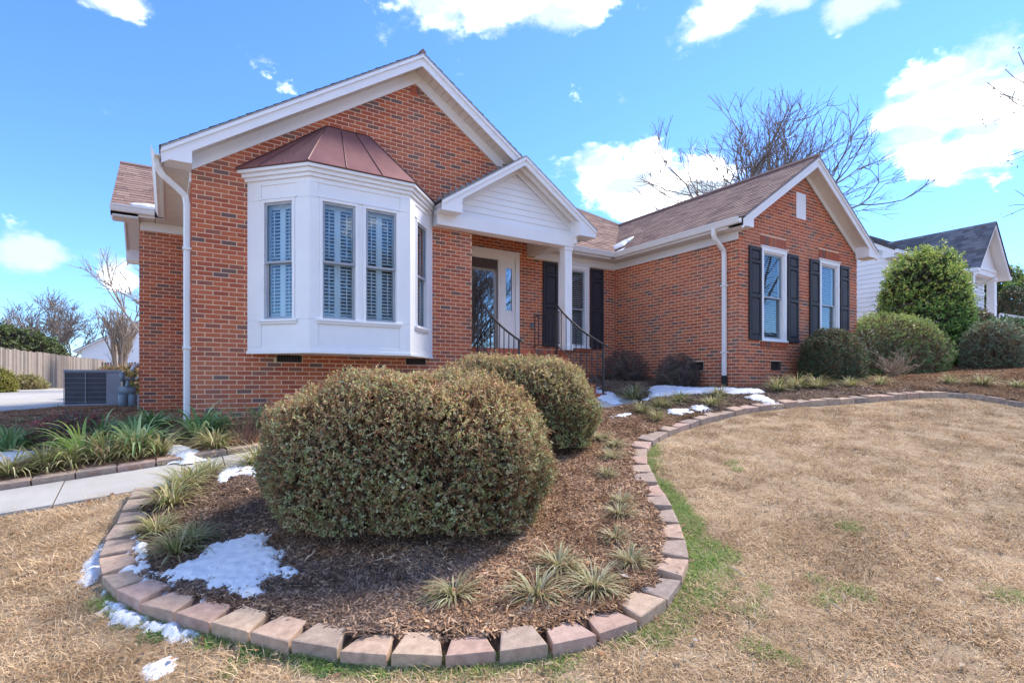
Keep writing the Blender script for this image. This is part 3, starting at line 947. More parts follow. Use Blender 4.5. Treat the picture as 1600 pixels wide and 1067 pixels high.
# front gable slopes
shingles('shingles', (XE0 - .02, yF, EZ - .013), (0, 1, 0), UPX, [(0, 0), (3.25, 0), (5.2, 3.74 * k33), (0, 3.74 * k33)], M['shingle'], house, seed=34)
shingles('shingles', (XE1 + .02, yF, EZ - .013), (0, 1, 0), UPXm, [(0, 0), (1.24, 0), (5.0, 3.74 * k33), (0, 3.74 * k33)], M['shingle'], house, seed=35)
# far wing
LR = 14.12 - YL
shingles('shingles', (-.86, YL - .02, EZ - .013), (1, 0, 0), UPY, [(0, 0), (.8, 0), (3.2, (LR + .02) * k33), (0, (LR + .02) * k33)], M['shingle'], house, seed=36)
shingles('shingles', (-.86, 14.12 + LR, EZ - .013), (1, 0, 0), (0, -c33, s33), [(0, 0), (3, 0), (3, (LR + .02) * k33), (0, (LR + .02) * k33)], M['shingle'], house, seed=37)
# pediment slopes
shingles('shingles', (PX - 1.74, 8.455, PZ - S * 1.74 - .013), (0, 1, 0), UPX, [(0, 0), (.48, 0), (.48, 1.74 * k33), (0, 1.74 * k33)], M['shingle'], house, seed=38, lift=.004)
shingles('shingles', (PX + 1.74, 8.455, PZ - S * 1.74 - .013), (0, 1, 0), UPXm, [(0, 0), (.14, 0), (.14, 1.74 * k33), (0, 1.74 * k33)], M['shingle'], house, seed=39, lift=.004)
# stepped flashing where the pediment roof meets the gable brick
for i in range(15):
    x = PX - 1.70 + i * .112; z = PZ - S * (PX - x)
    mb = MB(); mb.box(x, x + .118, Yf - .045, Yf - .012, z - .02, z + .10); mb.build('step_flashing', M['drip'], house)
# rear slopes and hip ends, out of sight from the street
ridge = EZ + S * H
mb = MB()
A = (WX - (H - 2.6), YM + H, ridge - .03); B = (1.6, YM + H, ridge - .03)
mb.poly([(WX, YM + 2.6, EZ + S * 2.6 - .03), (WX + 2.2, YM, EZ - .03), (WX + 2.2, YM + 2 * H, EZ - .03), A])
mb.poly([A, (WX + 2.2, YM + 2 * H, EZ - .03), (.9, YM + 2 * H, EZ - .03), B])
mb.poly([B, (.9, YM + 2 * H, EZ - .03), (.25, 14.12, EZ + S * LR - .08), (.5, 12.6, EZ + .35)])
mb.build('rear_roof', M['shingle'], house)
# ridge caps, drip edges
mb = MB()
mb.tube([(WX, 6.31, WAZ + .012), (WX, YM + 2.6, WAZ + .012)], .06, 4); mb.tube([(GX, yF, AZ + .01), (GX, YM + 3.7, AZ + .01)], .055, 4)
mb.tube([(WX, YM + 2.6, WAZ + .012), A], .06, 4); mb.tube([A, B], .06, 4); mb.tube([(-.86, 14.12, EZ + S * LR), (2.5, 14.12, EZ + S * LR)], .05, 4)
mb.build('ridge_cap', M['shingle'], house)
def drip(x0, z0, x1, z1, y):
    mb = MB(); mb.prism([(x0, y, z0 - .022), (x1, y, z1 - .022), (x1, y, z1 + .004), (x0, y, z0 + .004)], (0, .05, 0)); mb.build('drip_edge', M['drip'], house)
drip(XE0, EZ - .008, GX, AZ - .008, yF - .006); drip(XE1, EZ - .008, GX, AZ - .008, yF - .006)
drip(WEX0, EZ - .008, WX, WAZ - .008, 6.305); drip(WEX1, EZ - .008, WX, WAZ - .008, 6.305)
drip(PX - 1.72, PZ - S * 1.72 - .006, PX, PZ - .006, 8.449); drip(PX + 1.72, PZ - S * 1.72 - .006, PX, PZ - .006, 8.449)
# far wing gable end: rake boards and soffit seen edge on
for sg in (-1, 1):
    ye = 14.12 + sg * LR
    mb = MB(); mb.prism([(-.86, ye, EZ - .24), (-.86, 14.12, EZ + S * LR - .24), (-.86, 14.12, EZ + S * LR - .03), (-.86, ye, EZ - .03)], (.03, 0, 0)); mb.build('rake_board', M['white'], house)
    mb = MB(); mb.prism([(-.829, ye, EZ - .20), (-.829, 14.12, EZ + S * LR - .20), (-.829, 14.12, EZ + S * LR - .185), (-.829, ye, EZ - .185)], (.375, 0, 0)); mb.build('rake_soffit', M['soffit'], house)
    mb = MB(); a = ye - sg * .42; mb.prism([(-.855, ye, 2.97), (-.855, a, 2.97), (-.855, a, EZ + S * .42 - .06), (-.855, ye, EZ - .06)], (.40, 0, 0)); mb.build('eave_return', M['white2'], house)
# a gable of the rear wing that shows over the ridge
mb = MB(); gx, gy, gzz = 17.3, 17.5, 5.55
mb.prism([(gx - 1.9, gy, gzz - 1.3), (gx + 1.9, gy, gzz - 1.3), (gx, gy, gzz)], (0, 3, 0)); o = mb.build('rear_gable', M['siding'], house)
for sg in (-1, 1):
    mb = MB(); mb.prism([(gx + sg * 2.1, gy - .25, gzz - 1.42), (gx, gy - .25, gzz + .02), (gx, gy - .25, gzz + .18), (gx + sg * 2.1, gy - .25, gzz - 1.26)], (0, .04, 0)); mb.build('rake_board', M['white'], o)
    mb = MB(); mb.prism([(gx + sg * 2.14, gy - .28, gzz - 1.25), (gx, gy - .28, gzz + .19), (gx, gy - .28, gzz + .22), (gx + sg * 2.14, gy - .28, gzz - 1.22)], (0, 3.4, 0)); mb.build('roof', M['shingle'], o)
mb = MB(); mb.box(gx - 1.9, gx + 1.9, gy, gy + 3, 0, gzz - 1.3); mb.build('wall', M['siding'], o)

# ---- bay window
bay_fp = [(.99, 8.94), (1.717, 8.16), (3.243, 8.16), (3.97, 8.94)]
def offs(d):
    k = d * math.tan(R(23.5))
    nx, ny = -.731, -.682
    return [(.99 - d * 1.35, 8.94), (1.717 - k, 8.16 - d), (3.243 + k, 8.16 - d), (3.97 + d * 1.35, 8.94)]
BZ0, BZ1 = .475, 3.02
bay = MB()
bay.prism([(x, y, BZ0 - .03) for x, y in offs(.012)], (0, 0, .05))
bay = bay.build('bay_window', M['white'], house, bevel=.006)
mb = MB(); mb.prism([(x, y, 2.985) for x, y in offs(.03)], (0, 0, .055)); mb.prism([(x, y, 3.04) for x, y in offs(.06)], (0, 0, .06)); mb.prism([(x, y, 3.10) for x, y in offs(.10)], (0, 0, .05))
mb.build('crown', M['white'], bay, bevel=.008)
mb = MB(); mb.prism([(x, y, 2.93) for x, y in offs(-.05)], (0, 0, .05)); mb.build('bay_ceiling', M['white2'], bay)


def frame(p, q):
    L = math.dist(p, q); U = ((q[0] - p[0]) / L, (q[1] - p[1]) / L); return (p, U, (U[1], -U[0])), L


ZS, ZT = .94, 2.70                                # window opening
def bay_facet(p, q, wins):
    F, L = frame(p, q)
    b = MB(); t0, t1 = -.09, 0
    b.fb(F, 0.002, L - .002, BZ0, ZS, t0, t1 - .014); b.fb(F, 0.002, L - .002, ZT, 2.99, t0, t1 - .014)      # recessed fields
    edges = [0.002] + [e for w in wins for e in (w[0] - .055, w[1] + .055)] + [L - .002]
    for i in range(0, len(edges), 2):
        if edges[i + 1] - edges[i] > .004: b.fb(F, edges[i], edges[i + 1], ZS, ZT, t0, t1)
    a0, a1 = wins[0][0] - .075, wins[-1][1] + .075
    for z0, z1 in ((BZ0, BZ0 + .075), (2.915, 2.985)): b.fb(F, 0.002, L - .002, z0, z1, t1 - .014, t1)
    b.fb(F, 0.002, a0, BZ0 + .075, ZS - .001, t1 - .014, t1); b.fb(F, a1, L - .002, BZ0 + .075, ZS - .001, t1 - .014, t1)
    b.fb(F, 0.002, a0, ZT + .001, 2.915, t1 - .014, t1); b.fb(F, a1, L - .002, ZT + .001, 2.915, t1 - .014, t1)
    b.fb(F, a0, a1, ZS - .05, ZS - .001, t1 - .014, t1)
    b.build('panelled_casing', M['white'], bay, bevel=.004)
    s = MB(); s.fb(F, a0 - .03, a1 + .03, ZS - .03, ZS + .012, -.02, .04); s.fb(F, a0 - .015, a1 + .015, ZS - .06, ZS - .031, -.01, .022); s.build('sill', M['white'], bay, bevel=.005)
    s = MB(); s.fb(F, a0 - .01, a1 + .01, ZT + .002, ZT + .03, -.01, .018); s.build('head_trim', M['white'], bay, bevel=.004)
    for (w0, w1) in wins:
        f = MB()
        f.fb(F, w0 - .055, w0 - .012, ZS + .012, ZT, -.08, .014); f.fb(F, w1 + .012, w1 + .055, ZS + .012, ZT, -.08, .014)
        f.fb(F, w0 - .012, w1 + .012, ZT - .042, ZT, -.08, .014)
        f.build('window_frame', M['white'], bay, bevel=.004)
        sashes(F, w0 - .012, w1 + .012, ZS + .012, ZT - .042, bay, n=-.012)
        # plantation shutter inside: two leaves of louvers on a stile frame
        mid = (w0 + w1) / 2; st = MB(); n0, n1 = -.13, -.10
        for a, b2 in ((w0 - .02, w0 + .015), (mid - .045, mid + .045), (w1 - .015, w1 + .02)): st.fb(F, a, b2, ZS, ZT, n0, n1)
        for a, b2 in ((ZS, ZS + .07), (ZT - .12, ZT - .05), (1.76, 1.82)): st.fb(F, w0 + .015, mid - .045, a, b2, n0, n1 - .001); st.fb(F, mid + .045, w1 - .015, a, b2, n0, n1 - .001)
        st.build('shutter_frame', M['louver'], bay)
        for a, b2 in ((w0 + .015, mid - .045), (mid + .045, w1 - .015)):
            me = slat_mesh(b2 - a - .004, .060, M['louver'], .85); z = ZS + .10
            while z < ZT - .14:
                if not 1.735 < z < 1.845: put(F, a + .002, z, -.115, 'louver', me, bay)
                z += .052
            rod = MB(); um = (a + b2) / 2; rod.fb(F, um - .006, um + .006, ZS + .12, 1.72, -.082, -.072); rod.fb(F, um - .006, um + .006, 1.88, ZT - .16, -.082, -.072); rod.build('tilt_rod', M['louver'], bay)


bay_facet(bay_fp[0], bay_fp[1], [(.315, .765)])
bay_facet(bay_fp[1], bay_fp[2], [(.19, .645), (.825, 1.28)])
bay_facet(bay_fp[2], bay_fp[3], [(.30, .75)])
# corner posts of the bay
for p in bay_fp[1:3]:
    mb = MB(); mb.prism([(p[0] + .07 * math.cos(R(a)), p[1] + .012 + .07 * math.sin(R(a)) * .8, BZ0) for a in range(0, 360, 45)], (0, 0, 2.99 - BZ0)); 
# copper roof: pans between standing seams
ro = offs(.115); zt = 3.153; tl, tr = Vector((2.14, 8.935, 4.10)), Vector((2.82, 8.935, 4.10))
V3 = lambda p: Vector((p[0], p[1], zt))
lo = [V3(p) for p in ro]
def pan(a, b, c, d):
    n = (b - a).cross(d - a).normalized(); mb = MB(); mb.prism([a, b, c, d] if (c - d).length > 1e-4 else [a, b, c], n * .012); mb.build('roof_pan', M['copper'], bay)
def seam(a, b):
    mb = MB(); mb.tube([a + Vector((0, 0, .016)), b + Vector((0, 0, .016))], .013, 4); mb.build('roof_seam', M['copper_seam'], bay)
def facet_roof(a, b, ta, tb, n):
    for i in range(n):
        pan(a.lerp(b, i / n), a.lerp(b, (i + 1) / n), ta.lerp(tb, (i + 1) / n), ta.lerp(tb, i / n))
        if i: seam(a.lerp(b, i / n), ta.lerp(tb, i / n))
facet_roof(lo[0], lo[1], tl + Vector((-.02, 0, -.02)), tl, 3); facet_roof(lo[1], lo[2], tl, tr, 3); facet_roof(lo[2], lo[3], tr, tr + Vector((.02, 0, -.02)), 3)
seam(lo[1], tl); seam(lo[2], tr); seam(tl, tr); seam(lo[0], tl); seam(lo[3], tr)
mb = MB(); mb.prism([(x, y, 3.15) for x, y in offs(.118)], (0, 0, .012)); mb.build('copper_drip', M['copper_seam'], bay)

# ---- iron railings of the steps
def railing(x, label):
    t = thing('stair_railing', (x, 7.46, g1(x, 7.46)), label, 'railing', 'iron railings of the porch steps')
    yt, yb = 8.86, 7.46; zt, zb = .69, -.16
    top = []
    for i in range(13):
        f = i / 12; y = yt + (yb - yt) * f
        zz = 1.55 + (.72 - 1.55) * f + .06 * math.sin(f * math.pi) * -1 + (.05 * (1 - f) ** 3)
        top.append((x, y, zz))
    top += [(x, 7.40, .705), (x, 7.36, .69), (x, 7.345, .66)]
    mb = MB(); mb.tube([(x, yt + .03, 1.60)] + top, .019, 6); mb.build('hand_rail', M['iron'], t, smooth=True)
    mb = MB(); mb.tube([(x, yt, .78), (x, yb, -.02)], .012, 4, True); mb.build('bottom_rail', M['iron'], t)
    for yy, z0, z1 in ((yt, .60, 1.60), (yb, min(-.35, g1(x, yb) - .05), .73)):
        mb = MB(); mb.tube([(x, yy, z0), (x, yy, z1)], .02, 4, True); mb.build('newel_post', M['iron'], t)
    for i in range(1, 9):
        f = i / 9; y = yt + (yb - yt) * f; j = int(f * 12); z1 = top[j][2] + (top[j + 1][2] - top[j][2]) * (f * 12 - j)
        mb = MB(); mb.tube([(x, y, .78 - .80 * f), (x, y, z1)], .0085, 4, True); mb.build('baluster', M['iron'], t)
    return t


railing(4.84, 'black iron step railing beside the brick front wall')
railing(6.66, 'black iron step railing below the white porch post')
# porch edge rail between the post and the wall
t = thing('porch_railing', (6.98, 9.2, .69), 'short black iron railing at the porch side by the shutter', 'railing', 'iron railings of the porch steps')
for z in (.86, 1.52):
    mb = MB(); mb.tube([(6.98, 8.97, z), (6.98, Yb - .02, z)], .013, 4, True); mb.build('rail', M['iron'], t)
for i in range(8):
    y = 9.05 + i * .15; mb = MB(); mb.tube([(6.98, y, .68 if i in (0, 7) else .86), (6.98, y, 1.52)], .009, 4, True); mb.build('baluster', M['iron'], t)


# ------------------------------------------------------------------ ground
EDGE = [(-0.2, 6.44),
    (-0.22, 6.24),
    (-0.24, 6.04),
    (-0.27, 5.81),
    (-0.3, 5.56),
    (-0.33, 5.29),
    (-0.32, 5.04),
    (-0.29, 4.8),
    (-0.21, 4.58),
    (-0.1, 4.36),
    (0.05, 4.15),
    (0.22, 3.94),
    (0.41, 3.71),
    (0.6, 3.48),
    (0.81, 3.26),
    (1.03, 3.06),
    (1.28, 2.89),
    (1.55, 2.74),
    (1.84, 2.62),
    (2.13, 2.54),
    (2.42, 2.52),
    (2.71, 2.56),
    (2.97, 2.67),
    (3.21, 2.81),
    (3.42, 3.0),
    (3.61, 3.22),
    (3.79, 3.44),
    (3.95, 3.66),
    (4.1, 3.88),
    (4.24, 4.09),
    (4.38, 4.28),
    (4.51, 4.45),
    (4.65, 4.61),
    (4.81, 4.76),
    (5.0, 4.91),
    (5.23, 5.04),
    (5.5, 5.15),
    (5.79, 5.23),
    (6.08, 5.29),
    (6.38, 5.34),
    (6.66, 5.37),
    (6.95, 5.4),
    (7.24, 5.41),
    (7.52, 5.41),
    (7.83, 5.41),
    (8.14, 5.38),
    (8.46, 5.33),
    (8.77, 5.26),
    (9.06, 5.19),
    (9.34, 5.1),
    (9.65, 4.99),
    (9.98, 4.88),
    (10.34, 4.77),
    (10.7, 4.66),
    (11.09, 4.55),
    (11.48, 4.42),
    (11.82, 4.25),
    (12.06, 4.04),
    (12.17, 3.81),
    (12.19, 3.54),
    (12.16, 3.27)]
SNOW = [('broad patch of melting snow on the dark mulch before the big clipped shrub', [(-0.25, 5.41),
    (-0.18, 5.36),
    (-0.12, 4.86),
    (-0.06, 4.67),
    (0.04, 4.63),
    (0.15, 4.69),
    (0.25, 4.83),
    (0.39, 4.92),
    (0.55, 4.88),
    (0.67, 4.85),
    (0.65, 4.62),
    (0.78, 4.49),
    (0.7, 4.38),
    (0.71, 4.24),
    (0.8, 4.13),
    (0.82, 4.04),
    (0.69, 4.02),
    (0.57, 4.06),
    (0.49, 3.95),
    (0.4, 4.08),
    (0.27, 4.17),
    (0.17, 4.28),
    (0.06, 4.38),
    (-0.06, 4.6),
    (-0.16, 4.77),
    (-0.22, 5.04)]),
    ('snow patch between the walkway and the big clipped shrub', [(0.36, 6.31),
    (0.47, 6.58),
    (0.58, 6.77),
    (0.75, 6.62),
    (0.95, 6.4),
    (0.84, 6.23),
    (0.63, 6.33),
    (0.42, 6.18)]),
    ('short snow strip in the grass outside the westmost edging blocks', [(-0.44, 5.5),
    (-0.48, 5.39),
    (-0.5, 5.2),
    (-0.5, 4.96),
    (-0.47, 4.9),
    (-0.46, 5.05),
    (-0.46, 5.25)]),
    ('long curved snow strip in the grass outside the edging blocks', [(-0.4, 4.64),
    (-0.36, 4.62),
    (-0.31, 4.51),
    (-0.18, 4.24),
    (0.01, 4.03),
    (0.14, 3.84),
    (0.09, 3.83),
    (-0.08, 4.04),
    (-0.24, 4.25),
    (-0.36, 4.49)]),
    ('tiny scrap of snow in the brown grass', [(-0.08, 3.64),
    (-0.01, 3.65),
    (-0.02, 3.59),
    (-0.06, 3.57)]),
    ('snow patch among strap leaves beside the downspout', [(-0.07, 8.03),
    (0.12, 8.01),
    (0.3, 7.57),
    (0.27, 7.4),
    (0.15, 7.41),
    (0.04, 7.68)]),
    ('snow patch at the far end of the strap leaf bed', [(-1.82, 8.81),
    (-1.58, 8.76),
    (-1.41, 8.6),
    (-1.4, 8.39),
    (-1.59, 8.39),
    (-1.75, 8.46)]),
    ('snow heap at the foot of the porch steps', [(7.37, 8.66),
    (7.56, 8.5),
    (7.13, 7.87),
    (7.2, 7.63),
    (6.55, 6.89),
    (6.31, 6.88),
    (6.52, 7.37),
    (6.35, 7.45)]),
    ('long snow bank along the foot of the brick side wall', [(8.16, 7.8),
    (8.67, 7.78),
    (8.56, 7.03),
    (8.84, 6.72),
    (9.31, 6.04),
    (9.1, 5.87),
    (8.61, 6.12),
    (8.19, 6.41),
    (7.66, 6.61),
    (7.13, 6.65),
    (6.95, 6.66)]),
    ('snow mound over the drain pipe at the edging', [(8.37, 5.83),
    (8.73, 5.91),
    (8.82, 5.75),
    (8.69, 5.43),
    (8.53, 5.28),
    (8.35, 5.39),
    (8.29, 5.53)]),
    ('snow patch on the mulch behind the edging curve', [(6.46, 6.02),
    (6.67, 5.92),
    (7.01, 5.76),
    (6.87, 5.63),
    (6.54, 5.55),
    (6.43, 5.7),
    (6.53, 5.91)]),
    ('snow patch just inside the stepped edging blocks', [(7.07, 5.91),
    (7.3, 5.88),
    (7.36, 5.78),
    (7.24, 5.54),
    (6.98, 5.56),
    (6.91, 5.68)]),
    ('thin snow streak beside the flat stones of the walkway', [(5.53, 6.12),
    (5.93, 6.14),
    (6.05, 5.98),
    (5.89, 5.95),
    (5.56, 6.0)])]
LIR = [(-1.43, 7.83, 1.1, 'striped grass clump nearest the picture edge along the block edging'),
    (-1.16, 7.87, 1.1, 'striped grass clump in front of the snow by the strap leaves'),
    (-0.92, 7.84, 1.15, 'striped grass clump in front of the yellow green strap leaves'),
    (-0.61, 7.84, 1.1, 'striped grass clump spilling over the middle of the bed edging'),
    (-0.34, 7.88, 1.0, 'striped grass clump between two tall strap leaf clumps'),
    (-0.07, 7.82, 1.0, 'striped grass clump touching the snow beside the downspout'),
    (0.5, 7.75, 1.1, 'striped grass clump below the downspout strap leaves'),
    (0.88, 6.85, 1.0, 'striped grass clump tucked against the big shrub at the walkway'),
    (0.4, 6.84, 0.9, 'striped grass clump at the walkway end of the round bed'),
    (0.26, 6.64, 1.0, 'second striped grass clump from the walkway in the round bed'),
    (0.13, 6.35, 1.0, 'third striped grass clump from the walkway in the round bed'),
    (0.02, 5.96, 1.1, 'full striped grass clump inside the western edging blocks'),
    (-0.08, 5.37, 0.8, 'small striped grass tuft above the thin arm of snow'),
    (0.05, 4.9, 0.95, 'striped grass tuft ringed by the large snow patch'),
    (0.17, 5.02, 0.75, 'narrow striped grass tuft rising behind the large snow patch'),
    (1.6, 3.27, 0.95, 'sparse ragged grass tuft alone in the front mulch'),
    (2.07, 2.97, 1.15, 'pale striped grass clump front of the cluster by the edging'),
    (2.41, 3.18, 1.05, 'pale striped grass clump rearmost of the front cluster'),
    (2.46, 2.84, 1.15, 'pale striped grass clump of the front cluster beside fallen leaf'),
    (2.89, 2.94, 0.9, 'pale grass tuft inside the pink eastern edging blocks'),
    (3.05, 3.27, 0.85, 'pale grass tuft up from the eastern edging tuft'),
    (3.39, 3.58, 0.9, 'spiky grass tuft halfway along the eastern edging'),
    (3.58, 3.75, 0.8, 'smaller grass tuft directly behind the halfway spiky tuft'),
    (3.93, 4.36, 0.7, 'flattened grass tuft beside the second clipped shrub'),
    (4.37, 4.75, 0.9, 'grass tuft at the narrowing of the round bed'),
    (4.7, 5.04, 0.85, 'grass tuft where the edging turns toward the wing'),
    (4.75, 5.38, 0.9, 'grass tuft against the back of the second clipped shrub'),
    (7.04, 7.08, 1.5, 'big green grass clump standing in snow near the steps'),
    (8.16, 6.15, 1.15, 'green grass clump before the corner downspout'),
    (7.5, 5.77, 0.8, 'small grass clump by the stepped edging near the downspout'),
    (7.27, 6.24, 1.1, 'flopped grass clump on mulch before the dark dormant shrubs'),
    (6.74, 6.15, 1.0, 'flopped grass clump nearer the walkway slab'),
    (6.2, 6.05, 0.85, 'low grass clump beside the flat walkway stones'),
    (6.05, 5.62, 0.7, 'low grass tuft just inside the edging bend'),
    (9.58, 5.92, 1.2, 'grass clump under the foundation vent of the gabled wing'),
    (10.05, 5.84, 1.2, 'grass clump at the foot of the clipped boxwood, house side'),
    (10.43, 5.66, 1.2, 'grass clump directly before the clipped boxwood'),
    (11.07, 5.38, 1.0, 'grass clump past the boxwood toward the bare twig shrub'),
    (11.69, 5.12, 0.9, 'grass clump before the bare twig shrub'),
    (12.93, 4.45, 0.9, 'grass clump on pine straw before the dark hedge end'),
    (13.32, 4.04, 1.0, 'grass clump on pine straw near the far edging curve'),
    (13.57, 3.59, 0.9, 'bright grass clump at the far picture edge')]
IRIS = [(-1.63, 8.86, 1.0, 'green strap leaf clump at the picture edge'),
    (-1.44, 9.04, 0.9, 'green strap leaf clump before the reddish nandina'),
    (-0.86, 8.11, 1.25, 'yellow green strap leaf clump in the bed middle'),
    (-0.73, 8.78, 1.0, 'strap leaf clump right behind the yellow green clump'),
    (-0.32, 8.04, 1.25, 'tall strap leaf clump leaning over the bed edging'),
    (-0.44, 9.09, 1.0, 'strap leaf clump near the gas meter pipe'),
    (-0.18, 9.24, 1.05, 'strap leaf clump at the foot of the recessed brick wall'),
    (0.35, 8.36, 1.2, 'strap leaf clump on the bay side of the downspout'),
    (0.62, 8.56, 1.0, 'second strap leaf clump past the downspout'),
    (1.09, 8.41, 1.0, 'blue green strap leaf clump under the bay behind dead twigs')]
SMALL = [(-2.47, 14.14, 0.9, 'low weedy grass tuft at the driveway edge'),
    (-1.74, 10.89, 0.9, 'low weedy grass tuft downhill of the driveway corner'),
    (-2.09, 15.85, 1.0, 'low weedy grass tuft before the air conditioner'),
    (-1.04, 13.24, 0.5, 'little green sprout at the air conditioner corner'),
    (-1.56, 10.22, 1.1, 'pale grass tuft just behind the reddish nandina'),
    (-1.14, 10.51, 1.1, 'pale grass tuft on the straw below the air conditioner'),
    (-1.89, 10.17, 1.2, 'pale grass tuft behind the strap leaves at the picture edge'),
    (-0.89, 9.89, 0.9, 'green grass tuft between nandina and the pipe end'),
    (-1.54, 11.11, 1.0, 'scrubby grass tuft midway between driveway and nandina'),
    (-1.89, 10.73, 1.0, 'scrubby grass tuft on the straw near the driveway')]
LEAVES = [(2.42, 2.09, 0.05, 'tan fallen leaf in the grass below the edging curve', 0),
    (3.46, 2.41, 0.05, 'small curled leaf in the green grass by the edging', 0),
    (4.64, 1.66, 0.05, 'tan fallen leaf on the open lawn', 0),
    (3.13, 2.1, 0.045, 'curled leaf on the lawn left of the green spot', 0),
    (3.31, 2.06, 0.04, 'orange fallen leaf beside the curled leaf on the lawn', 0),
    (2.09, 2.35, 0.045, 'orange leaf in green grass before the front blocks', 0),
    (2.7, 2.8, 0.05, 'orange leaf standing beside the pale grass cluster', 0),
    (1.64, 3.37, 0.05, 'orange leaf caught in the sparse ragged tuft', 0),
    (0.35, 3.64, 0.06, 'grey leaf in front of the front blocks', 0),
    (0.43, 3.44, 0.035, 'orange leaf beside the grey leaf at the front blocks', 0),
    (0.77, 3.33, 0.04, 'brown leaf wedged between two front blocks', 0),
    (1.79, 2.84, 0.04, 'tan leaf on the mulch behind the front blocks', 0),
    (3.23, 1.78, 0.04, 'pale leaf on the near lawn', 0),
    (3.39, 1.42, 0.045, 'tan leaf near the lower picture edge', 0),
    (2.64, 2.15, 0.04, 'tan leaf at the end of the green strip', 0),
    (0.91, 4.02, 0.035, 'small leaf on mulch beside the snow', 0),
    (5.14, 3.91, 0.05, 'grey scrap of leaf near the edging', 0),
    (0.02, 3.61, 0.05, 'pale leaf beside the snow scrap', 0)]
STICKS = [(3.5, 2.49, 0.22, 1.2, 'short pale stick lying in the grass by the edging'),
    (3.67, 1.87, 0.14, 1.0, 'small upright looking stick on the open lawn'),
    (5.31, 2.11, 0.1, 0.2, 'tiny stick far out on the lawn')]
WALK = [(-9, 6.70), (7.0, 6.70), (7.0, 7.42), (-9, 7.42)]
BED = EDGE + [(12.1, 2.9), (12.2, 1.8), (13.5, -.5), (40, -.5), (40, 9.5), (14.03, 9.5), (14.03, 6.67), (9.47, 6.67), (9.47, 10.17), (7.0, 10.17), (7.05, 8.93), (7.0, 6.66), (-.15, 6.66)]
LEFT_BED = [(-4.8, 7.44), (4.75, 7.44), (4.75, 8.94), (.28, 8.94), (.28, 12.19), (-.45, 12.19), (-.45, 17.0), (-1.6, 17.4), (-2.2, 14.2), (-2.9, 11.6), (-4.8, 10.2)]
DRIVE = [(-2.45, 13.2), (-1.72, 18.0), (-2.2, 26), (-4, 28.5), (-16, 27), (-16, 11.0), (-4.2, 11.0)]


def inside(X, Y, poly):
    X = np.asarray(X, float); Y = np.asarray(Y, float); c = np.zeros(X.shape, bool)
    n = len(poly)
    for i in range(n):
        (x0, y0), (x1, y1) = poly[i], poly[(i + 1) % n]
        if y0 == y1: continue
        c ^= ((y0 > Y) != (y1 > Y)) & (X < (x1 - x0) * (Y - y0) / (y1 - y0) + x0)
    return c


def dist_line(X, Y, poly, closed=True):
    D = np.full(np.shape(X), 1e9); n = len(poly)
    for i in range(n if closed else n - 1):
        (x0, y0), (x1, y1) = poly[i], poly[(i + 1) % n]
        dx, dy = x1 - x0, y1 - y0; L = dx * dx + dy * dy or 1e-9
        t = np.clip(((X - x0) * dx + (Y - y0) * dy) / L, 0, 1)
        D = np.minimum(D, np.hypot(X - x0 - t * dx, Y - y0 - t * dy))
    return D


def sdist(X, Y, poly):
    d = dist_line(X, Y, poly); return np.where(inside(X, Y, poly), d, -d)


def vnoise(X, Y, s, seed=0):
    """smooth value noise, 0..1"""
    x, y = np.asarray(X) * s + 17.3 * seed + 500, np.asarray(Y) * s + 9.1 * seed + 500
    xi, yi = np.floor(x).astype(int), np.floor(y).astype(int); fx, fy = x - xi, y - yi
    fx, fy = fx * fx * (3 - 2 * fx), fy * fy * (3 - 2 * fy)
    h = lambda a, b: np.modf(np.abs(np.sin(a * 12.9898 + b * 78.233 + seed * 3.7) * 43758.5453))[0]
    return (h(xi, yi) * (1 - fx) + h(xi + 1, yi) * fx) * (1 - fy) + (h(xi, yi + 1) * (1 - fx) + h(xi + 1, yi + 1) * fx) * fy


def grid_mesh(name, xs, ys, zfun, keep=None):
    X, Y = np.meshgrid(xs, ys, indexing='ij'); Z = zfun(X, Y)
    nx, ny = X.shape
    V = np.stack([X, Y, Z], -1).reshape(-1, 3)
    i, j = np.meshgrid(np.arange(nx - 1), np.arange(ny - 1), indexing='ij')
    a = (i * ny + j).ravel()
    Q = np.stack([a, a + ny, a + ny + 1, a + 1], -1)
    if keep is not None:
        k = keep(X, Y).ravel(); Q = Q[k[Q].any(1)]
        used = np.unique(Q); remap = np.full(len(V), -1); remap[used] = np.arange(len(used)); V = V[used]; Q = remap[Q]
    return mesh_np(name, V, Q, smooth=True)


def axis(fine0, fine1, step, far):
    a = list(np.arange(fine0, fine1, step)); s = step
    while a[-1] < far: s *= 1.35; a.append(a[-1] + s)
    s = step; lo = fine0
    while lo > -far: s *= 1.35; lo -= s; a.insert(0, lo)
    return np.array(a)


BUMP = lambda X, Y: .02 * (vnoise(X, Y, 1.3, 1) - .5) + .012 * (vnoise(X, Y, 4.0, 2) - .5)
def lawn_z(X, Y):
    hole = np.minimum.reduce([np.clip(-sdist(X, Y, p) + .0, -.3, .0) for p in (WALK,)])
    return gz(X, Y) + BUMP(X, Y) + np.where(sdist(X, Y, WALK) > 0, -.06, 0)
lawn = link('lawn', grid_mesh('lawn', axis(-6, 20, .2, 420), axis(-3, 20, .2, 420), lawn_z), M['lawn'])
tag(lawn, 'dormant tan lawn rising gently to the house', 'lawn', kind='structure')


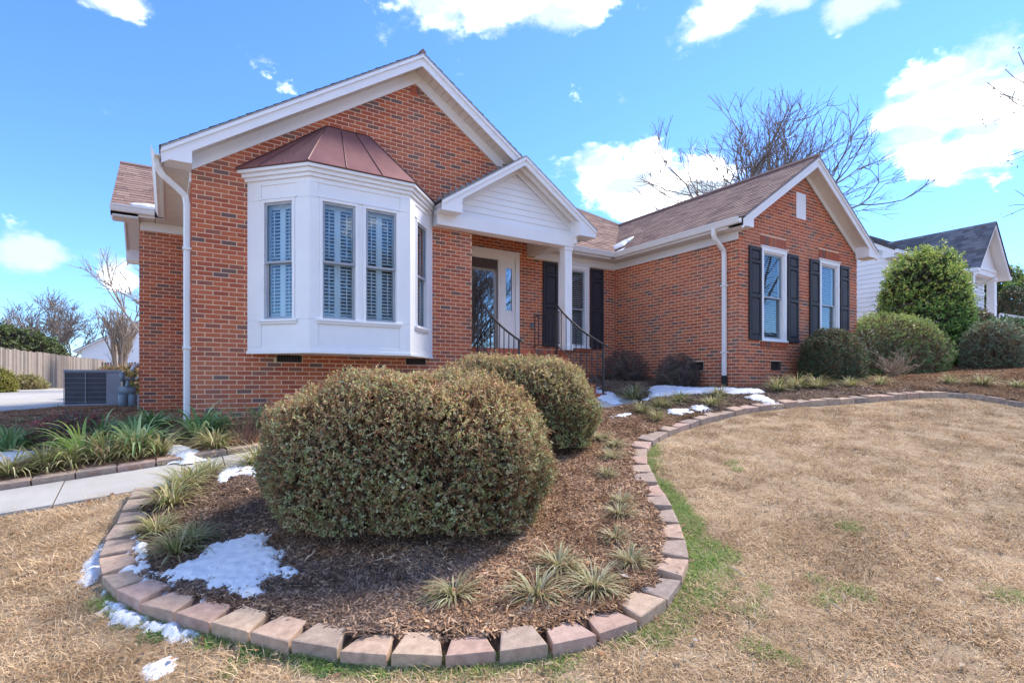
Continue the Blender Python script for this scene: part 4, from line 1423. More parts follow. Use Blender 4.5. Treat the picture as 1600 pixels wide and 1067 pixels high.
def bed_patch(name, poly, bbox, step, rise, m, label):
    xs, ys = np.arange(bbox[0], bbox[1], step), np.arange(bbox[2], bbox[3], step)
    def zf(X, Y):
        d = sdist(X, Y, poly)
        return gz(X, Y) + np.clip(d * .6, -.10, rise) + .02 * (vnoise(X, Y, 2.1, 4) - .5) + .012 * (vnoise(X, Y, 9, 5) - .5)
    o = link(name, grid_mesh(name, xs, ys, zf, lambda X, Y: sdist(X, Y, poly) > -.12), m)
    return tag(o, label, 'flower bed', kind='structure')


bed_patch('mulch_bed', BED, (-.6, 13.0, 1.5, 10.3), .07, .075, M['mulch'], 'mulched bed sweeping round the clipped shrubs to the wing')
bed_patch('pine_straw_bed', [(11.0, 6.66), (11.2, 4.9), (12.3, 4.3), (12.3, -1), (41, -1), (41, 10), (14.05, 10), (14.05, 6.66)], (10.6, 41.4, -1.4, 10.4), .2, .085, M['straw'], 'pine straw strip under the far hedges')
bed_patch('foundation_bed', LEFT_BED, (-5, 5, 7.3, 17.5), .08, .05, M['straw'], 'planted bed between the walkway and the bay wall')

# walkway slabs
wk = thing('walkway', (0, 7, g1(0, 7)), 'pale concrete walkway running along the house front', 'walkway'); wk['kind'] = 'structure'
x = -9.0; joints = [-9, -7.7, -6.4, -5.1, -3.8, -2.5, -.93, .55, 1.95, 3.3, 4.6, 5.8, 7.0]
for a, b in zip(joints, joints[1:]):
    xs = np.linspace(a + .006, b - .006, 7); ys = np.linspace(6.705, 7.415, 5); mb = MB()
    up = .012 + random.uniform(0, .006)
    top = [[(x_, y_, g1(x_, y_) + up + .006) for y_ in ys] for x_ in xs]
    for i in range(6):
        for j in range(4): mb.poly([top[i][j], top[i + 1][j], top[i + 1][j + 1], top[i][j + 1]])
    ring = [top[i][0] for i in range(7)] + [top[6][j] for j in range(1, 5)] + [top[i][4] for i in range(5, -1, -1)] + [top[0][j] for j in range(3, 0, -1)]
    for i in range(len(ring)):
        p, q = ring[i], ring[(i + 1) % len(ring)]; mb.poly([q, p, (p[0], p[1], p[2] - .12), (q[0], q[1], q[2] - .12)])
    mb.build('slab', M['concrete'], wk)
dr = link('driveway', grid_mesh('driveway', np.arange(-16.5, -1, .25), np.arange(10.5, 29, .25), lambda X, Y: gz(X, Y) + np.clip(sdist(X, Y, DRIVE) * .3, -.12, .05), lambda X, Y: sdist(X, Y, DRIVE) > -.4), M['drive'])
tag(dr, 'pale concrete driveway before the board fence', 'driveway', kind='structure')


# ------------------------------------------------------------------ edging blocks
def block_mesh(seed, wf=.285, wb=.19, dep=.215, h=.105):
    rr = random.Random(seed); bm = bmesh.new()
    pts = [(-wf / 2, 0), (wf / 2, 0), (wb / 2, dep), (-wb / 2, dep)]
    b = [bm.verts.new((x, y, 0)) for x, y in pts]; t = [bm.verts.new((x, y, h)) for x, y in pts]
    bm.faces.new(b[::-1]); bm.faces.new(t)
    for i in range(4): bm.faces.new((b[i], b[(i + 1) % 4], t[(i + 1) % 4], t[i]))
    bmesh.ops.bevel(bm, geom=[e for e in bm.edges if not (e.verts[0].co.z < .01 and e.verts[1].co.z < .01)], offset=.011, segments=2, affect='EDGES', profile=.6)
    bmesh.ops.triangulate(bm, faces=[f for f in bm.faces if len(f.verts) > 4])
    for v in bm.verts:
        v.co += Vector((rr.uniform(-1, 1), rr.uniform(-1, 1), rr.uniform(-1, 1))) * .0028
    me = bpy.data.meshes.new('block'); bm.to_mesh(me); bm.free(); me.materials.append(M['block']); me.shade_smooth() if False else None
    return me


BM = [block_mesh(i) for i in range(6)]
BR = [block_mesh(20 + i, .355, .345, .17, .10) for i in range(4)]


def resample(path, step):
    p = [Vector((a, b)) for a, b in path]; out = []; acc = 0.0; seg = 0; pos = p[0].copy()
    L = [0.0]
    for i in range(1, len(p)): L.append(L[-1] + (p[i] - p[i - 1]).length)
    s = 0.0
    while s <= L[-1]:
        while seg < len(L) - 2 and L[seg + 1] < s: seg += 1
        f = (s - L[seg]) / max(1e-6, L[seg + 1] - L[seg]); out.append(p[seg].lerp(p[seg + 1], f)); s += step
    return out


def lay_blocks(root, path, step, meshes, jitter=1.0, sink=.02, offset=.1):
    pts = resample(path, step)
    for i in range(len(pts)):
        a, b = pts[max(0, i - 1)], pts[min(len(pts) - 1, i + 1)]; t = (b - a).normalized()
        nrm = Vector((t.y, -t.x))                      # outward, away from the bed
        c = pts[i] + nrm * offset
        o = bpy.data.objects.new('block', random.choice(meshes)); COL.objects.link(o)
        yaw = math.atan2(t.y, t.x) + random.uniform(-.05, .05) * jitter
        e = .15; z = g1(pts[i].x, pts[i].y)
        zx = (g1(pts[i].x + t.x * e, pts[i].y + t.y * e) - g1(pts[i].x - t.x * e, pts[i].y - t.y * e)) / (2 * e)
        zy = (g1(pts[i].x - nrm.x * e, pts[i].y - nrm.y * e) - g1(pts[i].x + nrm.x * e, pts[i].y + nrm.y * e)) / (2 * e)
        rot = Matrix.Rotation(yaw, 4, 'Z') @ Matrix.Rotation(-math.atan(zx) * .9 + random.uniform(-.03, .03) * jitter, 4, 'Y') @ Matrix.Rotation(math.atan(zy) * .6 + random.uniform(-.04, .03) * jitter, 4, 'X')
        o.rotation_euler = rot.to_euler(); o.location = (c.x, c.y, z - sink + random.uniform(-.008, .01) * jitter)
        adopt(o, root)


ed = thing('bed_edging', (1.3, 2.9, g1(1.3, 2.9)), 'curving row of tan concrete edging blocks round the mulch bed', 'edging')
lay_blocks(ed, EDGE + [(12.1, 2.95), (12.2, 1.9), (13.3, -.3)], .292, BM, 1.4, .034)
ed2 = thing('walk_edging', (-.5, 7.5, g1(-.5, 7.5)), 'straight row of rough brown blocks between walkway and planted bed', 'edging')
lay_blocks(ed2, [(-5.0, 7.50), (4.7, 7.50)], .362, BR, .5, .03, .06)
ed3 = thing('stone_border', (5.9, 6.62, g1(5.9, 6.62)), 'flat tan border stones along the mulch side of the walkway', 'edging')
lay_blocks(ed3, [(2.2, 6.62), (6.95, 6.62)], .362, BR, .6, .075, .06)
ed4 = thing('step_border', (8.0, 7.2, g1(8, 7.2)), 'low dark border stones before the snow at the steps', 'edging')
lay_blocks(ed4, [(7.05, 7.25), (7.7, 7.1), (8.3, 6.95)], .362, BR, 1.0, .04, .06)


# ------------------------------------------------------------------ snow
for label, poly in SNOW:
    xs_, ys_ = [p[0] for p in poly], [p[1] for p in poly]
    st = .014 if max(xs_) - min(xs_) < 1.6 and max(ys_) < 7 else .03
    on_bed = inside(np.array([sum(xs_) / len(xs_)]), np.array([sum(ys_) / len(ys_)]), BED)[0] or inside(np.array([sum(xs_) / len(xs_)]), np.array([sum(ys_) / len(ys_)]), LEFT_BED)[0]
    base = .078 if on_bed else .03
    thick = .05 if max(xs_) > 6.8 else .028 if on_bed else .012
    inset_ = 0.0 if on_bed else .022
    def zf(X, Y):
        am = min(1.0, (max(xs_) - min(xs_)) * (max(ys_) - min(ys_)) / .12)
        d = sdist(X, Y, poly) - inset_ + am * .11 * (vnoise(X, Y, 11, 3) - .55) + am * .08 * (vnoise(X, Y, 34, 6) - .5) + .03 * (vnoise(X, Y, 70, 7) - .5)
        return gz(X, Y) + base + np.clip(d * .4, -.06, thick) + .012 * (vnoise(X, Y, 24, 8) - .5) * (d > 0)
    me = grid_mesh('snow_patch', np.arange(min(xs_) - .12, max(xs_) + .12, st), np.arange(min(ys_) - .12, max(ys_) + .12, st), zf, lambda X, Y: sdist(X, Y, poly) + .09 * (vnoise(X, Y, 11, 3) - .5) > -.09)
    tag(link('snow_patch', me, M['snow']), label, 'snow', 'patches of melting snow')
# snow left on the roof: in the valley and behind the far gutter
def roof_snow(label, c, a, b, nrm, seed):
    rr = random.Random(seed); bm = bmesh.new(); bmesh.ops.create_icosphere(bm, subdivisions=4, radius=1)
    nrm = Vector(nrm).normalized(); a, b = Vector(a), Vector(b)
    for v in bm.verts:
        p = v.co.copy(); th = math.atan2(p.y, p.x)
        k = 1 + .18 * math.sin(3 * th + seed) + .10 * math.sin(7 * th) + .06 * math.sin(13 * th + 2)
        v.co = Vector(c) + a * p.x * k + b * p.y * k + nrm * (p.z * .05)
    me = bpy.data.meshes.new('roof_snow'); bm.to_mesh(me); bm.free(); me.shade_smooth()
    tag(link('roof_snow', me, M['snow']), label, 'snow', 'snow left on the roofs')
roof_snow('heart shaped snow patch in the roof valley beside the wing', (9.62, 10.10, EZ + S * .48 + .03), (.02, .30, .0), (.26, .02, .17), (-S, 0, 1), 2)
roof_snow('small snow patch at the roof valley gutter', (9.22, 9.72, EZ + .03), (.11, .1, .06), (.1, -.12, .06), (-.4, -.4, 1), 5)
roof_snow('snow strip behind the gutter of the far wing roof', (-.33, YL + .07, EZ + .06), (.22, 0, 0), (0, .07, .045), (0, -S, 1), 4)


# ------------------------------------------------------------------ scattered ground cover
def hidden_collection(name, meshes):
    c = bpy.data.collections.new(name)
    for i, me in enumerate(meshes):
        c.objects.link(bpy.data.objects.new('%s_%02d' % (name, i), me))
    return c


def scatter(name, pts, scales, coll, ncoll, label, cat, tilt=True, parent=None):
    n = len(pts); X, Y = pts[:, 0], pts[:, 1]; e = .05
    nx, ny = -(gz(X + e, Y) - gz(X - e, Y)) / (2 * e), -(gz(X, Y + e) - gz(X, Y - e)) / (2 * e)
    yaw = RNG.uniform(0, 2 * math.pi, n)
    rot = np.zeros((n, 3), np.float32)
    for i in range(n):
        q = Vector((nx[i], ny[i], 1)).to_track_quat('Z', 'Y').to_matrix() @ Matrix.Rotation(yaw[i], 3, 'Z')
        rot[i] = q.to_euler()
    me = bpy.data.meshes.new(name); me.vertices.add(n); me.vertices.foreach_set('co', pts.astype(np.float32).ravel())
    a = me.attributes.new('rot', 'FLOAT_VECTOR', 'POINT'); a.data.foreach_set('vector', rot.ravel())
    a = me.attributes.new('scl', 'FLOAT', 'POINT'); a.data.foreach_set('value', scales.astype(np.float32))
    a = me.attributes.new('idx', 'INT', 'POINT'); a.data.foreach_set('value', RNG.integers(0, ncoll, n).astype(np.int32))
    me.update()
    o = bpy.data.objects.new(name, me); COL.objects.link(o)
    ng = bpy.data.node_groups.new(name, 'GeometryNodeTree')
    ng.interface.new_socket('Geometry', in_out='INPUT', socket_type='NodeSocketGeometry'); ng.interface.new_socket('Geometry', in_out='OUTPUT', socket_type='NodeSocketGeometry')
    gi, go = ng.nodes.new('NodeGroupInput'), ng.nodes.new('NodeGroupOutput')
    ip = ng.nodes.new('GeometryNodeInstanceOnPoints'); ci = ng.nodes.new('GeometryNodeCollectionInfo')
    ci.inputs[0].default_value = coll; ci.inputs[1].default_value = True; ci.inputs[2].default_value = True
    def na(nm, ty):
        x = ng.nodes.new('GeometryNodeInputNamedAttribute'); x.data_type = ty; x.inputs[0].default_value = nm; return x.outputs[0]
    L = ng.links
    L.new(gi.outputs[0], ip.inputs['Points']); L.new(ci.outputs[0], ip.inputs['Instance']); ip.inputs['Pick Instance'].default_value = True
    L.new(na('idx', 'INT'), ip.inputs['Instance Index']); L.new(na('rot', 'FLOAT_VECTOR'), ip.inputs['Rotation']); L.new(na('scl', 'FLOAT'), ip.inputs['Scale'])
    L.new(ip.outputs[0], go.inputs[0])
    md = o.modifiers.new('scatter', 'NODES'); md.node_group = ng
    return tag(o, label, cat, kind='stuff')


def pick(cols, n, w=None):
    c = np.array(cols); return c[RNG.choice(len(c), n, p=w)] * RNG.uniform(.8, 1.2, (n, 1))


def turf_patch(n, rad, lmin, lmax, lie, wid, cols, w=None):
    """short curved blades, three quads each"""
    r = rad * np.sqrt(RNG.uniform(0, 1, n)); th = RNG.uniform(0, 2 * math.pi, n)
    B = np.stack([r * np.cos(th), r * np.sin(th), np.full(n, -.008)], -1)
    a = RNG.uniform(0, 2 * math.pi, n); el = RNG.uniform(lie[0], lie[1], n); L = RNG.uniform(lmin, lmax, n)
    H = np.stack([np.cos(a), np.sin(a), np.zeros(n)], -1); up = np.array([0, 0, 1.0])
    side = np.stack([-np.sin(a), np.cos(a), np.zeros(n)], -1) * (wid * RNG.uniform(.6, 1.2, n))[:, None]
    D1 = H * np.cos(el)[:, None] + up * np.sin(el)[:, None]; el2 = el * RNG.uniform(-.1, .7, n)
    bend = RNG.uniform(-.6, .6, n)[:, None] * side / wid
    D2 = H * np.cos(el2)[:, None] + up * np.sin(el2)[:, None] + bend * .6
    P1 = B + D1 * (L * .5)[:, None]; P2 = P1 + D2 * (L * .5)[:, None]
    V = np.stack([B - side, B + side, P1 + side * .9, P1 - side * .9, P2 + side * .25, P2 - side * .25], 1).reshape(-1, 3)
    k = np.arange(n)[:, None] * 6
    Q = np.concatenate([k + np.array([[0, 1, 2, 3]]), k + np.array([[3, 2, 4, 5]])]); c = pick(cols, n, w)
    return mesh_np('turf', V, Q, np.concatenate([c, c]))


STRAW = [(.64, .475, .305), (.56, .40, .245), (.74, .575, .39), (.46, .315, .185), (.62, .475, .315), (.36, .23, .135)]
turf = [turf_patch(230, .11 + .01 * (i % 4), .025, .06 + .012 * (i % 4), (-.1, .35 + .22 * (i % 4)), .0024, STRAW, [.24, .22, .2, .13, .14, .07]) for i in range(8)]
for me in turf: me.materials.append(M['turf'])
GREEN = [(.22, .36, .06), (.29, .43, .08), (.18, .29, .06), (.40, .44, .16), (.48, .40, .22)]
turfg = [turf_patch(170, .085, .025, .075, (.3, 1.3), .0022, GREEN) for _ in range(5)]
for me in turfg: me.materials.append(M['turf_green'])
clov = [turf_patch(120, .07, .012, .03, (.0, .7), .0055, [(.10, .20, .06), (.14, .25, .07), (.09, .16, .06)]) for _ in range(3)]
for me in clov: me.materials.append(M['turf_green'])


def jit_grid(x0, x1, y0, y1, s):
    X, Y = np.meshgrid(np.arange(x0, x1, s), np.arange(y0, y1, s), indexing='ij')
    X = X.ravel() + RNG.uniform(-.5, .5, X.size) * s; Y = Y.ravel() + RNG.uniform(-.5, .5, Y.size) * s
    return X, Y


def in_view(X, Y, d0, d1, margin=1.12):
    r, d = X * CA - Y * SA, X * SA + Y * CA
    return (d > d0) & (d < d1) & (np.abs(r) < d * .94 * margin + .3)


def free(X, Y, pad=.12):
    return (sdist(X, Y, BED) < -pad) & (sdist(X, Y, WALK) < -.03) & (sdist(X, Y, LEFT_BED) < 0) & (sdist(X, Y, DRIVE) < 0)


parts = []
for s, d0, d1 in ((.085, 1.5, 5.0), (.12, 5.0, 13.0)):
    X, Y = jit_grid(-7, 14, -1.5, 8, s); k = in_view(X, Y, d0, d1, 1.4) & free(X, Y); parts.append(np.stack([X[k], Y[k]], -1))
P = np.concatenate(parts); P = np.column_stack([P, gz(P[:, 0], P[:, 1]) + BUMP(P[:, 0], P[:, 1])])
sc = RNG.uniform(.6, 1.25, len(P)) * (.65 + .7 * vnoise(P[:, 0], P[:, 1], 4.5, 12))
scatter('lawn_grass', P, sc, hidden_collection('turf', turf), len(turf), 'short matted straw coloured dormant grass of the lawn', 'grass')
# green growth hugging the outside of the edging blocks, and weedy spots in the lawn
X, Y = jit_grid(-1, 6.5, 1.2, 6, .055)
de = dist_line(X, Y, EDGE[8:36], False) - .12; nz = vnoise(X, Y, 3.2, 21); nz2 = vnoise(X, Y, 9, 22)
east = np.clip((X - 1.9) / 1.2, 0, 1)
k = free(X, Y, .02) & (de + .0 < (.03 + .34 * east * nz * np.clip((4.0 - Y) / 1.2, .12, 1) + .05 * nz) * (nz2 > .33)) & (RNG.uniform(0, 1, len(X)) < .62)
spots = ((2.99, 1.9, .16), (3.9, 2.05, .2), (5.0, 2.5, .14), (5.6, 3.9, .15), (4.9, 1.35, .12), (1.75, 2.15, .2), (.2, 3.3, .1), (3.3, 2.3, .3))
for sx, sy, sr in spots: k |= (np.hypot(X - sx, Y - sy) < sr * (.4 + nz2)) & (RNG.uniform(0, 1, len(X)) < .18) & free(X, Y, .02)
P = np.stack([X[k], Y[k]], -1); P = np.column_stack([P, gz(P[:, 0], P[:, 1])])
scatter('green_grass', P, RNG.uniform(.6, 1.15, len(P)), hidden_collection('turfg', turfg), len(turfg), 'fresh green grass along the outside of the edging blocks', 'grass')
k = free(X, Y, .02) & (de < .16 * nz) & (X < 2.2) & (nz2 > .55)
P = np.stack([X[k], Y[k]], -1); P = np.column_stack([P, gz(P[:, 0], P[:, 1]) + .01])
scatter('clover', P, RNG.uniform(.6, 1.0, len(P)), hidden_collection('clov', clov), len(clov), 'small leafy weeds at the foot of the front edging blocks', 'weeds')


def chip_patch(n, rad, cols, l0=.02, l1=.078, w0=.0025, w1=.007):
    r = rad * np.sqrt(RNG.uniform(0, 1, n)); th = RNG.uniform(0, 2 * math.pi, n)
    C = np.stack([r * np.cos(th), r * np.sin(th), RNG.uniform(0, .016, n)], -1)
    a = RNG.uniform(0, 2 * math.pi, n); el = RNG.normal(0, .28, n); L = RNG.uniform(l0, l1, n)[:, None] / 2; W = RNG.uniform(w0, w1, n)[:, None]
    T = np.stack([np.cos(a) * np.cos(el), np.sin(a) * np.cos(el), np.sin(el)], -1); S_ = np.stack([-np.sin(a), np.cos(a), RNG.normal(0, .4, n)], -1); Nn = np.cross(T, S_)
    h = W * .45
    V = np.stack([C - T * L - S_ * W, C + T * L - S_ * W * .6, C + T * L + S_ * W * .6, C - T * L + S_ * W, C - T * L * .8 + Nn * h, C + T * L * .85 + Nn * h], 1).reshape(-1, 3)
    k = np.arange(n)[:, None] * 6; c = pick(cols, n)
    Q = np.concatenate([k + np.array([[0, 1, 5, 4]]), k + np.array([[4, 5, 2, 3]])])
    return mesh_np('chips', V, Q, np.concatenate([c, c]))


BROWN = [(.37, .215, .125), (.28, .155, .09), (.46, .285, .175), (.19, .11, .07), (.56, .38, .245), (.14, .085, .06)]
DARKB = [(.20, .13, .095), (.145, .095, .072), (.265, .175, .125), (.11, .075, .06), (.34, .235, .17)]
chA = [chip_patch(150, .10, BROWN) for _ in range(6)]; chB = [chip_patch(150, .10, DARKB, .015, .06) for _ in range(6)]
for me in chA + chB: me.materials.append(M['chips'])
X, Y = jit_grid(-.5, 7, 2.2, 8.2, .075); bd = sdist(X, Y, BED); k = (bd > .13) & in_view(X, Y, 2, 12)
# dark chips west and rear: part real tone, part shade painted in
warm = np.clip((X - .75) / 1.6 + (vnoise(X, Y, 1.6, 31) - .5) * 1.2 - np.clip((Y - 5.0) / 1.5, 0, 2), 0, 1)
ZB = lambda X, Y, d: gz(X, Y) + np.clip(d * .6, -.1, .075) + .02 * (vnoise(X, Y, 2.1, 4) - .5) + .012 * (vnoise(X, Y, 9, 5) - .5) - .004
isw = RNG.uniform(0, 1, len(X)) < warm
for nm, kk, col, lab in (('bark_mulch', k & isw, chA, 'fresh brown shredded bark mulch in the open half of the bed'), ('weathered_mulch', k & ~isw, chB, 'weathered dark bark mulch beside and behind the shrubs')):
    P = np.column_stack([X[kk], Y[kk], ZB(X[kk], Y[kk], bd[kk])])
    scatter(nm, P, RNG.uniform(.7, 1.2, len(P)), hidden_collection(nm, col), len(col), lab, 'mulch')
X, Y = jit_grid(6.5, 13, 3, 10.2, .11); bd = sdist(X, Y, BED); k = (bd > .13)
P = np.column_stack([X[k], Y[k], ZB(X[k], Y[k], bd[k])])
scatter('wing_mulch', P, RNG.uniform(.9, 1.4, len(P)), hidden_collection('wing_mulch', chB), len(chB), 'dark red brown mulch along the gabled wing', 'mulch')
X, Y = jit_grid(-4, 4.6, 7.5, 16.8, .12); bd = sdist(X, Y, LEFT_BED); k = (bd > .06) & in_view(X, Y, 4, 16)
P = np.column_stack([X[k], Y[k], gz(X[k], Y[k]) + np.clip(bd[k] * .6, -.1, .05)])
chC = [chip_patch(110, .11, [(.36, .20, .115), (.27, .15, .09), (.46, .31, .19), (.19, .12, .08)], .03, .09, .0015, .004) for _ in range(5)]
for me in chC: me.materials.append(M['chips'])
scatter('foundation_mulch', P, RNG.uniform(.8, 1.3, len(P)), hidden_collection('foundation_mulch', chC), len(chC), 'brown bark and pine straw round the air conditioner', 'mulch')
X, Y = jit_grid(11.2, 24, 2.2, 8, .17); k = (sdist(X, Y, [(11.0, 6.66), (11.2, 4.9), (12.3, 4.3), (12.3, -1), (41, -1), (41, 10), (14.05, 10), (14.05, 6.66)]) > 0) & in_view(X, Y, 6, 22)
P = np.column_stack([X[k], Y[k], gz(X[k], Y[k]) + .08])
chD = [chip_patch(120, .16, [(.34, .19, .10), (.25, .13, .07), (.42, .27, .15), (.18, .10, .06)], .05, .15, .0018, .004) for _ in range(5)]
for me in chD: me.materials.append(M['chips'])
scatter('pine_straw', P, RNG.uniform(.8, 1.3, len(P)), hidden_collection('pine_straw', chD), len(chD), 'orange brown pine straw under the far hedges', 'pine straw')


# ------------------------------------------------------------------ strap leaved clumps
def clump_mesh(seed, n, length, width, cols, spread=(.15, 1.1), droop=1.3, seg=5):
    rg = np.random.default_rng(seed); V = []; Q = []; C = []
    cc = np.array(cols)
    for i in range(n):
        a = rg.uniform(0, 2 * math.pi); b = rg.uniform(0, .05) * length / .3; L = length * rg.uniform(.6, 1.15); w = width * rg.uniform(.7, 1.2)
        lean = rg.uniform(*spread); p = np.array([math.cos(a) * b, math.sin(a) * b, -.01]); h = np.array([math.cos(a), math.sin(a), 0]); s = np.array([-math.sin(a), math.cos(a), 0])
        base = len(V); el = math.pi / 2 - lean; dr = droop * rg.uniform(.5, 1.3); tw = rg.uniform(-.5, .5)
        for k in range(seg + 1):
            f = k / seg; ww = w * (1 - f ** 2.2) * .5 + .0004
            sv = s * math.cos(tw * f) + np.array([0, 0, 1]) * math.sin(tw * f)
            V += [p - sv * ww, p + sv * ww]
            e = el - dr * f * f * 1.2
            p = p + (h * math.cos(e) + np.array([0, 0, math.sin(e)])) * L / seg
            p[2] = max(p[2], .004)
        c = cc[rg.integers(len(cc))] * rg.uniform(.8, 1.2)
        for k in range(seg): Q.append((base + 2 * k, base + 2 * k + 1, base + 2 * k + 3, base + 2 * k + 2)); C.append(c)
    return mesh_np('clump', np.array(V), np.array(Q), np.array(C))


LIRC = [(.42, .40, .18), (.54, .50, .26), (.28, .30, .10), (.62, .57, .33), (.36, .34, .15), (.22, .25, .08), (.44, .32, .18)]
LIRP = [(.56, .52, .30), (.64, .60, .38), (.36, .37, .18), (.48, .42, .24), (.30, .31, .14), (.42, .30, .18)]
lir = [clump_mesh(100 + i, 170, .36, .012, LIRC, (.2, 1.25), 1.75) for i in range(5)]; lirp = [clump_mesh(140 + i, 150 + 30 * i, .25, .008, LIRP, (.35, 1.5), 1.6) for i in range(4)]
iris = [clump_mesh(180 + i, 85, .44, .026, [(.22, .36, .12), (.30, .45, .17), (.18, .30, .11), (.38, .50, .23)], (.1, 1.0), 1.9, 7) for i in range(4)]
irisy = clump_mesh(190, 60, .46, .028, [(.36, .50, .12), (.44, .55, .17), (.28, .41, .10)], (.1, .95), 1.7, 7)
small = [clump_mesh(200 + i, 45, .18, .010, [(.26, .33, .10), (.36, .38, .16), (.42, .38, .2)], (.3, 1.3)) for i in range(2)]
for me in lir + lirp + iris + [irisy] + small: me.materials.append(M['blade'])
def bed_z(x, y):
    a = np.array([x]), np.array([y])
    up = max(0, min(.075, float(sdist(*a, BED)[0]) * .6), min(.05, float(sdist(*a, LEFT_BED)[0]) * .6)); return g1(x, y) + up
def plant(name, me, x, y, s, label, cat, group):
    o = link(name, me, None); o.location = (x, y, bed_z(x, y)); o.rotation_euler = (0, 0, random.uniform(0, 6.3)); o.scale = (s * random.uniform(.85, 1.2), s * random.uniform(.85, 1.2), s * random.uniform(.75, 1.05)); return tag(o, label, cat, group)
for i, (x, y, s, lab) in enumerate(LIR):
    pale = 15 <= i <= 26
    plant('grass_clump', (lirp if pale else lir)[i % 4], x, y, s * (1.2 if i < 8 else 1), lab, 'grass clump', 'striped border grass clumps')
for i, (x, y, s, lab) in enumerate(IRIS):
    plant('strap_leaf_plant', irisy if i == 2 else iris[i % 4], x, y, s * 1.12, lab, 'plant', 'strap leaf plants along the house')
for i, (x, y, s, lab) in enumerate(SMALL): plant('weed_tuft', small[i % 2], x, y, s, lab, 'weed', 'weeds by the air conditioner')

litter = []
for i in range(4):
    n = 5; P_ = RNG.uniform(-.12, .12, (n, 3)); P_[:, 2] = RNG.uniform(.008, .03, n); T_ = RNG.normal(0, 1, (n, 3)); T_[:, 2] *= .25; T_ /= np.linalg.norm(T_, axis=1, keepdims=True)
    S_ = np.cross(T_, [0, 0, 1.0]); L_ = RNG.uniform(.012, .035, n)[:, None]
    V_ = np.stack([P_ - T_ * L_, P_ + S_ * L_ * .5 + [0, 0, .006], P_ + T_ * L_, P_ - S_ * L_ * .5 + [0, 0, .004]], 1).reshape(-1, 3)
    me = mesh_np('litter', V_, np.arange(n * 4).reshape(-1, 4), pick([(.44, .30, .18), (.34, .20, .11), (.54, .41, .28), (.22, .14, .09)], n)); me.materials.append(M['blade']); litter.append(me)
X, Y = jit_grid(-2, 10, -.5, 7, .33); k = in_view(X, Y, 2.2, 9) & (sdist(X, Y, WALK) < -.05) & (RNG.uniform(0, 1, len(X)) < .5)
P = np.column_stack([X[k], Y[k], gz(X[k], Y[k]) + np.where(inside(X[k], Y[k], BED), .085, .012)])
scatter('leaf_litter', P, RNG.uniform(.6, 1.3, len(P)), hidden_collection('litter', litter), 4, 'scraps of dead leaf strewn over lawn and mulch', 'leaf litter')


# ------------------------------------------------------------------ shrubs
def unit(v): return v / np.maximum(np.linalg.norm(v, axis=-1, keepdims=True), 1e-9)


def leaf_quads(P, T, Nn, L, W, cup=.25):
    """pointed leaves: base, two shoulders, tip"""
    S_ = unit(np.cross(T, Nn)); L = L[:, None]; W = W[:, None]
    A = P; B = P + T * L * .5 + S_ * W * .5 + Nn * W * cup; C = P + T * L; D = P + T * L * .5 - S_ * W * .5 + Nn * W * cup
    V = np.stack([A, B, C, D], 1).reshape(-1, 3); k = np.arange(len(P))[:, None] * 4
    return V, k + np.array([[0, 1, 2, 3]])


def rods(A, B, r0, r1, sides=3):
    """tapered prisms from A to B"""
    n = len(A); T = unit(B - A); ref = np.where(np.abs(T[:, 2:3]) > .9, np.array([[1.0, 0, 0]]), np.array([[0, 0, 1.0]]))
    U = unit(np.cross(T, ref)); W = np.cross(T, U); V = []
    r0 = np.broadcast_to(r0, (n,)); r1 = np.broadcast_to(r1, (n,))
    for P, r in ((A, r0), (B, r1)):
        for k in range(sides):
            a = 2 * math.pi * k / sides; V.append(P + (U * math.cos(a) + W * math.sin(a)) * r[:, None])
    V = np.stack(V, 1).reshape(-1, 3); k = np.arange(n)[:, None] * 2 * sides
    Q = np.concatenate([k + np.array([[i, (i + 1) % sides, sides + (i + 1) % sides, sides + i]]) for i in range(sides)])
    return V, Q


def shell(rg, n, ax, h, e=2.6, low=-.25, inset=.12):
    """points spread over a clipped dome with a lumpy surface; returns position, outward normal, height 0..1"""
    u = rg.uniform(low, 1, n); th = rg.uniform(0, 2 * math.pi, n); s = np.sqrt(1 - u * u)
    D = np.stack([s * np.cos(th), s * np.sin(th), u], -1)
    k = (np.abs(D) ** e).sum(1) ** (-1 / e)
    lump = 1 + .035 * np.sin(5 * D[:, 0] * 3 + 1) * np.sin(4 * D[:, 1] * 3) + .03 * np.sin(11 * D[:, 2] + 7 * D[:, 0]) + .02 * np.sin(19 * D[:, 1] + 13 * D[:, 0])
    dep = 1 - inset * rg.uniform(0, 1, n) ** 2.2
    q = D * (k * lump * dep)[:, None]
    Nn = unit(np.sign(D) * np.abs(D) ** (e - 1) / np.array([ax[0], ax[1], h * .75]))
    zc = h * (-low) / (1 - low) * .9
    Pn = np.stack([q[:, 0] * ax[0], q[:, 1] * ax[1], np.where(q[:, 2] > 0, q[:, 2] * (h - zc), q[:, 2] / -low * zc) + zc], -1)
    # skirts draw in a little towards the ground
    t = np.clip(Pn[:, 2] / (h * .35), 0, 1); f = .90 + .10 * t
    Pn[:, 0] *= f; Pn[:, 1] *= f
    return Pn, Nn, np.clip(Pn[:, 2] / h, 0, 1)


